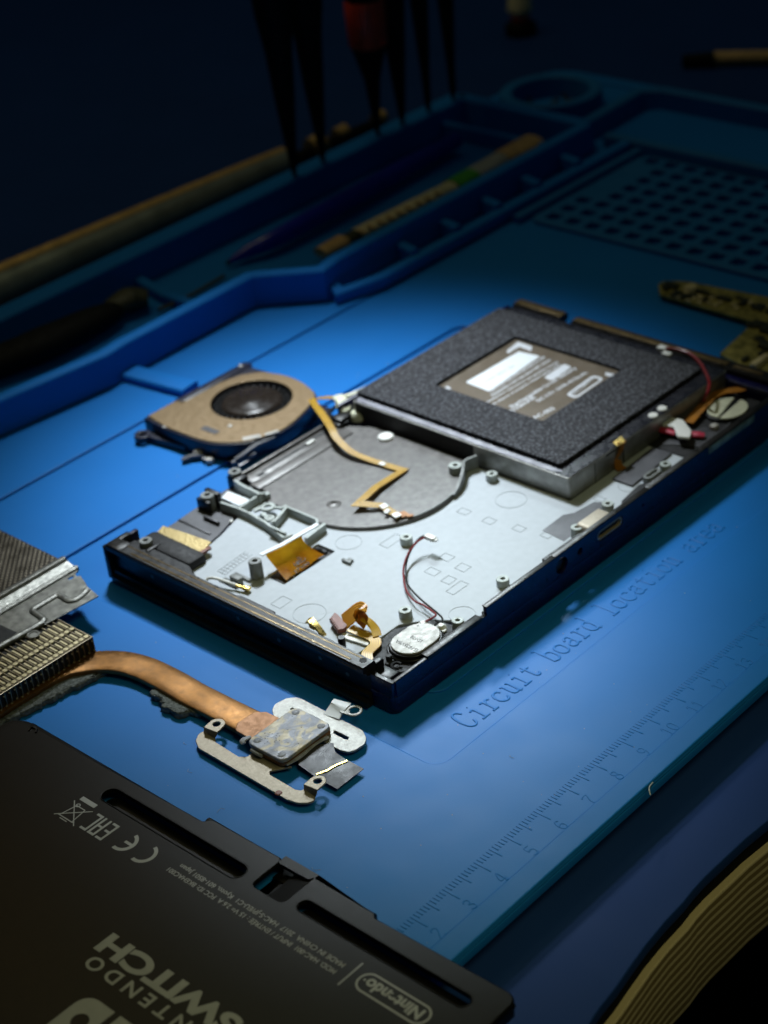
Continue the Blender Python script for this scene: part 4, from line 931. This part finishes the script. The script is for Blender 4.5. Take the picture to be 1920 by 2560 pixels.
b = MB(); b.ribbon([(*S(1255, 335, 1.8), 1.95), (*S(1290, 282, 2.4), 2.6), (*S(1322, 240, 3.2), 3.5), (*S(1358, 195, 3.3), 3.5)], 4.6, .25, smooth=True, side=(-.1, -1, 0)); b.build('tab_strap', 'white_sticker', br)
b = MB(); hx, hy = S(1462, 275, 3.2); b.plate([circ(hx, hy, 2.0, 28), circ(hx, hy, 1.25, 24)], 2.9, 3.3, .12); b.ribbon([(hx-2.2, hy+1.4, 3.25), (hx-.9, hy+1.6, 3.25)], 2.0, .3, side=(0, 1, 0)); b.build('mounting_tab', 'steel', br)
# plate with paste
b = MB(); b.plate([rrect(36.6-40, 57.4-95, 52.6-40, 69.2-95, 1.6)], 2.0, 3.2, .15); b.build('base_block', 'copper_bare', hs)
b = MB(); b.plate([rrect(36.3-40, 57.2-95, 52.4-40, 69.4-95, 1.8)], 3.25, 4.3, .28, 3); tp = b.build('contact_plate', 'paste', hs)
b = MB()
for u, v in ((37.9, 59.2), (50.6, 59.1), (38.2, 67.4), (50.8, 67.6)): b.lathe([(0, .28), (.55, .22), (.95, .05), (1.0, 0)], u-40, v-95, 16, z=4.27)
b.tube([(-4.2, -25.4, 3.9), (-3.6, -24.7, 4.2), (-1.5, -24.9, 4.0)], [.6, .8, .5], 8, flat=.5); b.tube([(-4.0, -27.5, 3.0), (-4.1, -29.5, 2.9), (-3.9, -31, 2.8)], .45, 6); b.tube([(12.6, -28, 3), (12.9, -32, 2.8), (12.4, -35, 2.6)], [.4, .7, .5], 6)
b.tube([(-3, -38, 2.9), (1, -38.2, 2.7), (6, -38.1, 2.9), (10, -38.3, 2.6)], [.3, .6, .4, .6], 6, flat=.7)
b.build('paste_blob', 'paste_blob', tp)
b = MB(); random.seed(12)
for k in range(34):
    u = random.uniform(38.2, 50.5); v = random.uniform(58.6, 68); 
    if random.random() < .5: u = 40+random.uniform(-2, 3); v = 65+random.uniform(-2, 3)
    r = random.uniform(.06, .17); b.lathe([(0, .03), (r, .02)], u-40, v-95, 8, z=4.3)
b.build('paste_speck', 'ink', tp)
b = MB(); b.ribbon([(46.5-40, 57.5-95, 2.2), (43.6-40, 54-95, 1.9), (43.3-40, 49.5-95, 1.5), (43.3-40, 43.3-95, 1.4)], 8.6, .2, side=(1, .05, 0)); b.build('black_tape', 'charcoal', hs)
b = MB(); b.ribbon([(39.6-40, 50.4-95, 1.75), (42-40, 49.3-95, 1.8), (44.5-40, 49.0-95, 1.75), (47.3-40, 48.0-95, 1.7)], .45, .1); b.build('tape_crease', 'gold', hs)
b = MB(); x, y = S(780, 1015, 1.8); b.lathe([(0, .25), (.7, .2), (.9, 0)], x, y, 12, z=1.7); b.build('rust_spot', 'brown_conn', bl)

# ================================================================== SHIELD PLATE
sh = thing('perforated_shield', 'grey metal plate with dotted panel resting on the fin block at left', 'metal shield', (30, 160, 0))
cs = crop(0, 1300, 400, at)
b = MB(); b.plate([[(x-30, y-160) for x, y in ((58.2, 162), (58.2, 215), (-40, 215), (-40, 160.5))]], 7.3, 7.7, .1); b.build('perforated_panel', 'mesh_plate', sh)
b = MB()
prof = [(163.0, 7.72), (162.2, 8.8), (161.4, 9.15), (160.6, 9.0), (160.0, 8.2), (157.6, 7.5), (157.0, 7.9), (156.3, 8.2), (155.6, 7.9), (155.1, 7.45), (141.6, 7.3), (141.5, 7.0), (155.4, 7.0), (160.2, 7.1), (163.0, 7.35)]
b.profile([(a-160, z) for a, z in prof[:9]]+[(a-160, z) for a, z in ((155.4, 7.0), (160.2, 7.1), (163, 7.35))], -70, 28.4, axis='x')
b.build('shield_rib', 'aluminium', sh)
b = MB()
fl_ = [(57.2, 156.2), (57.8, 155.0), (56.4, 154.6), (55.6, 153.0), (56.4, 152.4), (55.0, 148.6), (54.3, 147.3), (53.0, 141.1), (24, 143.7), (-40, 149), (-40, 156.2)]
hx, hy, _ = cs(345, 1190, 7.4); sx2, sy2, _ = cs(735, 598, 7.4)
b.plate([[(x-30, y-160) for x, y in fl_], circ(hx-30, hy-160, 1.1, 20), circ(sx2-30, sy2-160, .95, 18, .6)], 7.0, 7.42, .08, 1)
b.build('shield_flange', 'aluminium', sh)
b = MB()
zp = [(900, 722), (868, 762), (790, 822), (710, 836), (650, 800), (600, 782), (545, 805), (380, 905), (340, 935), (370, 968), (445, 1022), (440, 1052), (380, 1095), (0, 1305)]
pp = [cs(a, c, 7.6) for a, c in zp]; pp = [(x-30, y-160, 7.38) for x, y, z in pp]; pp.append((pp[-1][0]-40, pp[-1][1]+2.5, 7.38))
b.tube(pp, 1.0, 10, flat=.8); b.build('stamped_bead', 'aluminium', sh)
b = MB(); b.plate([circ(hx-30, hy-160, 1.7, 22), circ(hx-30, hy-160, 1.12, 20)], 7.4, 7.65, .1); b.build('eyelet', 'aluminium', sh)
b = MB(); b.plate([[(cs(a, c, 7.5)[0]-30, cs(a, c, 7.5)[1]-160) for a, c in ((-300, 1130), (0, 1085), (175, 1165), (0, 1290), (-300, 1400))]], 7.42, 7.52); b.build('black_pad', 'black_matte', sh)

# ================================================================== BACK COVER
cov = thing('back_cover', 'black back cover with grey lettering and vent slots, in the near left corner', 'console cover', (0, 60, 0))
ZC = 4.0
def Cv(x, y): return (x, y-60)
top = [Cv(*p) for p in ((11.0, 121.8), (11.3, 92.6), (11.9, 57.5), (13.6, 56.2), (13.9, 35.3), (12.8, 34.2), (12.9, 26.2), (13.9, 25.6), (13.7, 8.0), (12.7, 7.0), (13.6, -29.4), (-88, -29.6), (-88, 122.4))]
slot1 = [Cv(*p) for p in rrect(3.3, 38.0, 7.6, 82.8, 2.1, 8)]
slot2 = [Cv(*p) for p in rrect(4.9, -22.8, 8.2, 22.4, 1.6, 8)]
b = MB()
b.plate([rpoly(top, [5, 0, .6, .8, .6, .3, .3, .6, .5, .5, 3, 6, 6]), slot1, slot2, [Cv(*p) for p in rpoly([(4.4, 25.4), (14.5, 25.4), (14.5, 34.4), (4.4, 34.4)], [1.5, 0, 0, 1.5])]], 3.0, ZC, .35, 3)
body = b.build('cover_panel', 'cover', cov)
b = MB()
# turned down edge, in steps along the vent side
for y0, y1, x1 in ((57, 117, 12.6), (35, 57.4, 14.6), (8, 25.4, 14.6), (-26, 7.4, 13.4)):
    b.tube([(x1-1.4, y0-60-(2.4 if y0 < -20 else 0), 2.95), (x1-1.4, y1-60, 2.95)], .95, 12, smooth=False)
    b.box(x1-1.1, y0-60, .2, x1-.5, y1-60, 3.0, .15)
b.tube([(11.0, 116.5-60, 2.95), (10.2, 120-60, 2.95), (6.5, 122.2-60, 2.9), (-10, 122.3-60, 2.9), (-88, 122.3-60, 2.9)], .95, 10)
b.tube([(12.2, -28.6-60, 2.9), (-88, -28.9-60, 2.9)], .95, 10, smooth=False)
b.box(-88, -29.3-60, .2, 12, -28.5-60, 3, .15); b.box(-88, 121.8-60, .2, 8, 122.6-60, 3, .15)
b.box(10.5, 25-60, .2, 14, 35-60, 1.2, .15)
b.build('cover_edge', 'cover', body)
# notch: a sloping bay cut into the edge
b = MB(); vs = [b.bm.verts.new((x, y-60, z)) for x, y, z in ((4.3, 25.2, 3.6), (14.4, 25.2, 3.7), (14.4, 30.6, 2.5), (4.3, 30.6, 2.2), (14.4, 31.4, .9), (4.3, 31.4, .8), (14.4, 34.6, .8), (4.3, 34.6, .8))]
fs = [b.bm.faces.new((vs[0], vs[1], vs[2], vs[3])), b.bm.faces.new((vs[3], vs[2], vs[4], vs[5])), b.bm.faces.new((vs[5], vs[4], vs[6], vs[7]))]
bmesh.ops.solidify(b.bm, geom=fs, thickness=.3); b.build('cover_notch', 'cover', body)
# slot collars (thin lit lips)
b = MB()
for (x0, y0, x1, y1, r) in ((3.3, 38.0, 7.6, 82.8, 2.1), (4.9, -22.8, 8.2, 22.4, 1.6)):
    b.plate([[Cv(*p) for p in rrect(x0-.25, y0-.25, x1+.25, y1+.25, r+.2, 8)], [Cv(*p) for p in rrect(x0, y0, x1, y1, r, 8)]], 3.0, ZC+.12, .1, 2)
    b.plate([[Cv(*p) for p in rrect(x0-.2, y0-.2, x1+.2, y1+.2, r, 8)]], 1.0, 1.2)
b.build('vent_slot', 'cover', body)
# lettering
b = MB(); z = ZC; A_ = (0, 1, 0); U_ = (-1, 0, 0)
def T(txt, y0, y1, xb, h, bold=0.0, sp=1.0): b.text(txt, y1-y0, (xb, y0-60, z), A_, U_, .03, h, bold, sp)
T('MADE IN CHINA  2017  HAC-S-JP/EU-C1  Kyoto, 601-8501 Japan', 3.0, 50.9, .35, 1.65, .008)
T('MOD. HAC-001  INPUT / ENTRÉE : 15 V= 2.6 A  FCC ID: BKEHAC001', 3.2, 52.2, -2.3, 1.55, .008)
T('SWITCH', 8.2, 47.1, -22.3, 5.5, .045)
T('NINTENDO', 7.6, 45.4, -28.7, 3.4, .02, 1.55)
b.box(-5.0, .35-60, z, 2.1, .72-60, z+.03)
# round cornered logo frame with the maker's word
fx0, fx1, fy0, fy1 = -3.7, 1.5, -19.4, -1.4
b.plate([[(x, y-60) for x, y in rrect(fx0, fy0, fx1, fy1, 2.58, 12)], [(x, y-60) for x, y in rrect(fx0+.45, fy0+.45, fx1-.45, fy1-.45, 2.1, 12)]], z, z+.03)
T('Nintendo', -17.6, -3.3, .35, 2.9, .035); b.plate([[(x, y-60) for x, y in circ(-.9, -2.75, .28, 12)]], z, z+.03)
# CE mark
def ring_arc(cx, cy, r0, r1_, a0, a1, n=20):
    o_ = [(cx+r1_*math.cos(math.radians(a0+(a1-a0)*k/n)), cy+r1_*math.sin(math.radians(a0+(a1-a0)*k/n))) for k in range(n+1)]
    i_ = [(cx+r0*math.cos(math.radians(a1-(a1-a0)*k/n)), cy+r0*math.sin(math.radians(a1-(a1-a0)*k/n))) for k in range(n+1)]
    return o_+i_
# text frame: advance +y, up -x, so letter C opens towards +y
b.plate([[(x, y-60) for x, y in ring_arc(-2.7, 60.4, 2.25, 3.1, 103, 257)][::1]], z, z+.03) if False else None
def CEarc(cy): return [(-2.7+r_*math.cos(t), cy+r_*math.sin(t)) for r_, t in [(3.1, math.radians(a)) for a in range(-15, -196+0, -9)]+[(2.25, math.radians(a)) for a in range(-195, -14, 9)]]
b.plate([[(x, y-60) for x, y in CEarc(60.3)]], z, z+.03); b.plate([[(x, y-60) for x, y in CEarc(66.6)]], z, z+.03); b.box(-3.05, 63.6-60, z, -2.35, 66.4-60, z+.036)
# EAC mark: three square letters
def bars(y0, segs):
    for i_, (yy0, xx0, yy1, xx1) in enumerate(segs): b.box(-xx1-.2, y0+yy0-60, z, -xx0-.2, y0+yy1-60, z+.03+.006*i_)
h = 5.6
bars(71.0, [(0, 0, .55, h), (0, 0, 2.0, .6), (0, h/2-.3, 1.8, h/2+.3), (0, h-.6, 2.0, h)])
bars(73.6, [(0, 0, .55, h), (1.6, 0, 2.15, h), (0, h-.6, 2.15, h), (0, h*.42, 2.15, h*.42+.55)])
bars(76.3, [(0, 0, .55, h), (0, 0, 2.0, .6), (0, h-.6, 2.0, h)])
# crossed out bin and bar
bn = [(-6.4, 81.2), (-1.6, 81.6), (-1.6, 84.0), (-6.4, 84.9)]
NS = [0]
def seg(p, q_, w_=.24):
    NS[0] += 1
    P_, Q_ = Vector((*p, 0)), Vector((*q_, 0)); d = (Q_-P_).normalized(); n_ = Vector((-d.y, d.x, 0))*w_/2
    b.plate([[tuple((P_+n_)[:2]), tuple((Q_+n_)[:2]), tuple((Q_-n_)[:2]), tuple((P_-n_)[:2])]], z, z+.03+.005*NS[0])
for p, q_ in (((-5.6, 81.0), (-1.4, 81.6)), ((-5.6, 85.2), (-1.4, 84.4)), ((-1.4, 81.6), (-1.4, 84.4)), ((-5.7, 80.6), (-5.7, 85.6)), ((-6.3, 79.6), (-.6, 86.2)), ((-6.3, 86.4), (-.6, 79.8)), ((-6.3, 82), (-6.3, 84.4))): seg(Cv(*p), Cv(*q_))
b.plate([[(x, y-60) for x, y in circ(-1.2, 84.2, .6, 16)], [(x, y-60) for x, y in circ(-1.2, 84.2, .35, 12)]], z, z+.03)
b.box(.3, 80.6-60, z, 1.5, 85.6-60, z+.03)
# big emblem at the frame's edge (two rounded halves of the maker's mark)
b.plate([[Cv(*p) for p in rpoly([(-36.3, 30.2), (-36.3, 38.5), (-54, 38.5), (-54, 30.2)], [.01, 6.5, 6.5, .01], 10)], [Cv(*p) for p in circ(-42, 34.0, 1.9, 20)]], z, z+.03)
b.plate([[Cv(*p) for p in rpoly([(-36.3, 28.6), (-36.3, 20.2), (-54, 20.2), (-54, 28.6)], [.01, 6.5, 6.5, .01], 10)], [Cv(*p) for p in rpoly([(-37.9, 27.0), (-37.9, 21.8), (-52.4, 21.8), (-52.4, 27.0)], [.01, 4.9, 4.9, .01], 10)]], z, z+.03)
b.build('cover_lettering', 'cover_print', body)
b = MB(); b.tube([(9.0, 55, 4.0), (10.2, 55.4, 4.15), (10.5, 54, 4.1), (9.6, 53, 4.05)], .3, 6, closed=False) ; b.build('edge_clip', 'cover', body)

# ================================================================== SMALL AND BACKGROUND THINGS
# hair on the mat edge
h1 = MB().tube([at(1632, 1956, .9), at(1624, 1966, 1.4), at(1623, 1976, 1.6), at(1626, 1988, 1.2)], .14, 6).build('stray_fibre', 'hair'); tag(h1, 'short pale curled fibre caught on the near edge of the mat', 'fibre')
# circuit board
cp = crop(960, 600, 960, at)
pcb = thing('circuit_board', 'olive green circuit board crowded with components, at the right edge beyond the console', 'circuit board', (300, 110, 0))
def Pb(a, c, z=2.6): x, y, _ = cp(a, c, z); return (x-300, y-110)
b = MB(); b.plate([rpoly([Pb(*p) for p in ((1185, 190), (1215, 175), (1310, 178), (1659, 245), (2100, 330), (2100, 720), (1560, 545), (1450, 490), (1600, 352), (1190, 232))], .8)], 1.4, 2.6, .1); b.build('board', 'pcb', pcb)
b = MB(); random.seed(21)
for k in range(46):
    a = random.uniform(1220, 1900); c = 180+(a-1220)*.17+random.uniform(14, 60) if k < 28 else random.uniform(360, 500)+(a-1500)*.2
    if k >= 28: a = random.uniform(1560, 1800)
    x, y = Pb(a, c); wdt, ln, hh = random.uniform(.6, 2.2), random.uniform(.6, 2.6), random.uniform(.4, 1.3); b.box(x-wdt, y-ln, 2.5, x+wdt, y+ln, 2.6+hh, .1)
b.build('chip', 'pcb_dark', pcb, split=True)
b = MB()
for k in range(30):
    a = random.uniform(1250, 1850); x, y = Pb(a, 190+(a-1220)*.18+random.uniform(10, 60)); b.box(x-.6, y-.8, 2.5, x+.6, y+.8, 3.2, .1)
x, y = Pb(1325, 215); b.lathe([(0, 1.4), (2.0, 1.2), (2.5, 0)], x, y, 20, z=2.6); x, y = Pb(1640, 525); b.box(x-6, y-1, 2.5, x+2, y+1, 4.4, .2)
b.build('solder_point', 'cream', pcb, split=True)
# screwdrivers standing tip down in the far rim
def driver(px, py, s_, label, band=None, thin=False):
    x, y, _ = at(px, py, 12)
    t = thing('screwdriver', label, 'screwdriver', (x, y, 12), 0, 'screwdrivers standing tip down behind the mat')
    k = .72 if thin else 1.0
    MB().lathe([(0, 0), (.8, .2), (1.4, 4), (2.5*k, 16), (3.8*k, 30), (5.0*k, 46)], 0, 0, 20).build('blade', 'tool_black', t)
    if band:
        MB().lathe([(3.6, 46), (4.2, band[0])], 0, 0, 24).build('ferrule', 'tool_black', t) if band[0] > 46 else None
        MB().lathe([(6.9, band[0]), (7.6, band[0]+1), (7.8, band[1]-1), (7.2, band[1])], 0, 0, 28).build('red_band', 'tool_red', t)
        MB().lathe([(3.0, band[0]-14), (5.2, band[0]-6), (6.9, band[0]), (6.0, band[1]), (7.4, band[1]+2), (7.8, 120), (7, 150), (0, 152)], 0, 0, 28).build('handle', 'tool_black', t)
    else:
        MB().lathe([(4.6*k, 44), (5.6*k, 52), (7.0*k, 62), (8.4*k, 84), (8.8*k, 130), (7*k, 150), (0, 152)], 0, 0, 28).build('handle', 'tool_black', t)
driver(737, 440, 1, 'black screwdriver farthest left in the standing row')
driver(808, 405, 1, 'black screwdriver second from left in the standing row')
driver(945, 338, 1, 'black screwdriver with a bright red band, third in the row', (36, 54))
driver(1007, 312, 1, 'black screwdriver just right of the red banded one', thin=False)
driver(1072, 280, 1, 'slim black screwdriver between the last and the fourth', thin=True)
driver(1134, 250, 1, 'slim black screwdriver farthest right in the standing row', thin=True)
# long rod beyond the mat
rod = thing('soldering_handle', 'long grey tapered rod with painted golden highlight lying just beyond the mat', 'tool', (240, 331, -8))
MB().tube([(-240, 2, 9.4), (-100, 1, 8.8), (0, 0, 8.0), (70, 0, 7.0)], [8.2, 7.6, 6.8, 5.6], 24).build('rod_body',  'rod_metal', rod)
MB().tube([(-240, 5.2, 15.4), (-100, 4.0, 14.4), (0, 2.8, 12.6), (70, 2, 10.8)], [4.0, 3.7, 3.3, 2.8], 14).build('painted_highlight', 'rod_gold', rod)  # golden highlight along the rod's top, built in as a coloured strip
b = MB(); b.tube([(84, 1, 8), (91, 1, 8.4)], [4.4, 4.6], 18, smooth=False); b.tube([(100, 2, 8), (106, 2, 8.2)], [3.2, 3.2], 16, smooth=False); b.tube([(122, 1, 7.2), (128, 1, 7.6)], [2.8, 3], 16, smooth=False); b.build('brass_collar', 'rod_gold', rod, split=True)
MB().tube([(68, 0, 6.6), (100, .5, 6.2), (126, 0, 6)], [3.4, 3, 2.2], 16).build('rod_tip', 'tool_black', rod)
# brush in the left lane
c3w = crop(0, 600, 960, at)
br_ = thing('cleaning_brush', 'black plastic brush lying in the left tray lane of the mat', 'brush', (100, 275, 1.3))
def Bq(a, c, z): x, y, _ = c3w(a, c, z); return (x-100, y-275, z-1.3)
MB().tube([Bq(-350, 640, 6), Bq(0, 520, 6), Bq(200, 440, 6.2), Bq(400, 345, 6), Bq(500, 300, 5.5)], [7, 7.6, 8.2, 6.6, 4.4], 18, flat=.6).build('brush_handle', 'tool_black', br_)
b = MB(); b.tube([Bq(470, 300, 5.4), Bq(560, 255, 5.8), Bq(640, 250, 5)], [3.8, 6.4, 4.2], 16, flat=.6); b.build('brush_head', 'olive', br_)
pr = MB().tube([at(395, 775, 2.6), at(470, 742, 2.6), at(560, 690, 2.6)], .7, 8).build('thin_probe', 'olive'); tag(pr, 'thin dark probe lying in the tray lane right of the black brush', 'probe')
# blue pen
bp_ = thing('blue_spudger', 'dark blue pointed pen shaped tool lying in the far tray lane', 'tool', (270, 285, 1.3))
def Pq(px, py, z): x, y, _ = at(px, py, z); return (x-270, y-285, z-1.3)
MB().tube([Pq(573, 655, 3), Pq(620, 628, 4.5), Pq(700, 590, 6), Pq(900, 482, 6.3), Pq(1140, 350, 6)], [.7, 2.4, 3.4, 3.8, 3.4], 20).build('tool_body', 'pen_blue', bp_)
MB().tube([Pq(566, 660, 2.6), Pq(576, 653, 3)], [.5, 1.1], 12, smooth=False).build('tool_tip', 'tool_black', bp_)
# tan stick
st = thing('bristle_stick', 'long tan and cream stick with a green band lying in a mat tray', 'brush', (300, 255, 1.3))
def Sq(px, py, z=5): x, y, _ = at(px, py, z); return (x-300, y-255, z-1.3)
def segm(p0, p1, r0, r1_, nm, mt_, fl=.55): MB().tube([Sq(*p0), Sq(*p1)], [r0, r1_], 18, smooth=False, flat=fl).build(nm, mt_, st)
segm((800, 632), (858, 602), 3.2, 3.9, 'brown_tip', 'tan'); segm((858, 602), (890, 586), 3.0, 3.0, 'dark_joint', 'olive'); segm((890, 586), (1130, 466), 3.4, 3.6, 'cream_shaft', 'cream'); segm((1130, 466), (1180, 438), 4.6, 4.6, 'green_band', 'green'); segm((1180, 438), (1252, 398), 4.6, 4.8, 'grey_collar', 'pale_grey'); segm((1252, 398), (1335, 358), 5.2, 6.4, 'bristle_end', 'tan')
b = MB()
for k in range(9):
    t = k/9; p = Sq(905+215*t, 578-108*t, 7.2); b.box(p[0]-.5, p[1]-2, p[2]-.6, p[0]+.5, p[1]+2, p[2]+.1, .1)
b.build('shaft_mark', 'tan', st, split=True)
# round tray content, dark grid tool, far tool, nozzle
gt_ = MB(); random.seed(4)
for k in range(14):
    x, y, _ = at(random.uniform(1290, 1440), random.uniform(225, 262), 2); r = random.uniform(.8, 1.8); gt_.lathe([(0, 1.6), (r, 1.4), (r, 0)], x, y, 10, z=.1)
go = gt_.build('loose_screws', 'charcoal'); tag(go, 'small dark loose screws heaped in the round tray of the mat', 'screws'); go['kind'] = 'stuff'
ft_ = thing('far_tool', 'slim dark tool with beige brown shaft on the table beyond the mat', 'tool', (520, 235, -8))
def Tq(px, py, z): x, y, _ = at(px, py, z); return (x-520, y-235, z+8)
MB().tube([Tq(1705, 152, -4.6), Tq(1785, 148, -4.6)], [2.6, 3.4], 16, smooth=False).build('dark_grip', 'tool_black', ft_)
MB().tube([Tq(1785, 146, -4.7), Tq(2060, 140, -4.7)], [3.2, 3.0], 16, smooth=False).build('beige_shaft', 'tan', ft_)
nz = thing('glue_nozzle', 'small cream drop shaped nozzle on a dark cap at the far back', 'nozzle', (*at(1303, 85, -8)[:2], -8))
MB().lathe([(7.5, 0), (7.5, 5), (5, 6.5), (4, 7), (0, 7)], 0, 0, 24).build('cap', 'tool_black', nz)
MB().lathe([(4.4, 7.0), (4.6, 8.6), (4.2, 9.0)], 0, 0, 20).build('red_ring', 'tool_red', nz)
MB().lathe([(4.2, 9), (6, 12), (5.6, 16), (3.4, 21), (2.6, 30), (2.2, 40), (0, 41)], 0, 0, 24).build('nozzle_tip', 'cream', nz)

# dust and lint lying about
random.seed(31); b = MB()
for k in range(150):
    x, y = random.uniform(15, 300), random.uniform(-3, 210)
    if 58 < x < 245 and 44 < y < 160: continue
    z_ = 0.0 if not (58.8 < x < 233 and 31 < y < 173.6) else -.9
    r = random.uniform(.05, .16); b.lathe([(0, r), (r, r*.4), (r*.7, 0)], x, y, 6, z=z_)
for k in range(16):
    x, y = random.uniform(15, 140), random.uniform(0, 130)
    if 58 < x < 245 and 31 < y < 160 or x < 16: continue
    a = random.uniform(0, 6.3); l_ = random.uniform(.8, 2.2); b.tube([(x, y, .1), (x+l_*.5*math.cos(a), y+l_*.5*math.sin(a), .2), (x+l_*math.cos(a+.7), y+l_*math.sin(a+.7), .1)], .035, 4)
dd = b.build('dust_specks', 'pale_grey'); tag(dd, 'fine pale dust specks and lint scattered over the blue mat', 'dust'); dd['kind'] = 'stuff'
b = MB()
for k in range(90):
    u, v = random.uniform(10, 92), random.uniform(4, 96)
    zz = 6.5 if math.hypot(u-70.5, v-71) < 24 else 5.5
    if zz == 5.5 and (v > 60 or (u < 30 and v < 20)): continue
    r = random.uniform(.04, .12); b.lathe([(0, r*.6), (r, r*.3), (r*.7, 0)], u, v, 6, z=zz)
b.build('plate_dust', 'pale_grey', con)
b = MB()
for k in range(14):
    u, v = random.uniform(12, 90), random.uniform(20, 58); a = random.uniform(0, 6.3); l_ = random.uniform(.6, 3.5)
    b.tube([(u, v, 5.5), (u+l_*math.cos(a), v+l_*math.sin(a), 5.5)], .035, 4, smooth=False, flat=.5)
b.build('plate_scratch', 'plate_line', con)
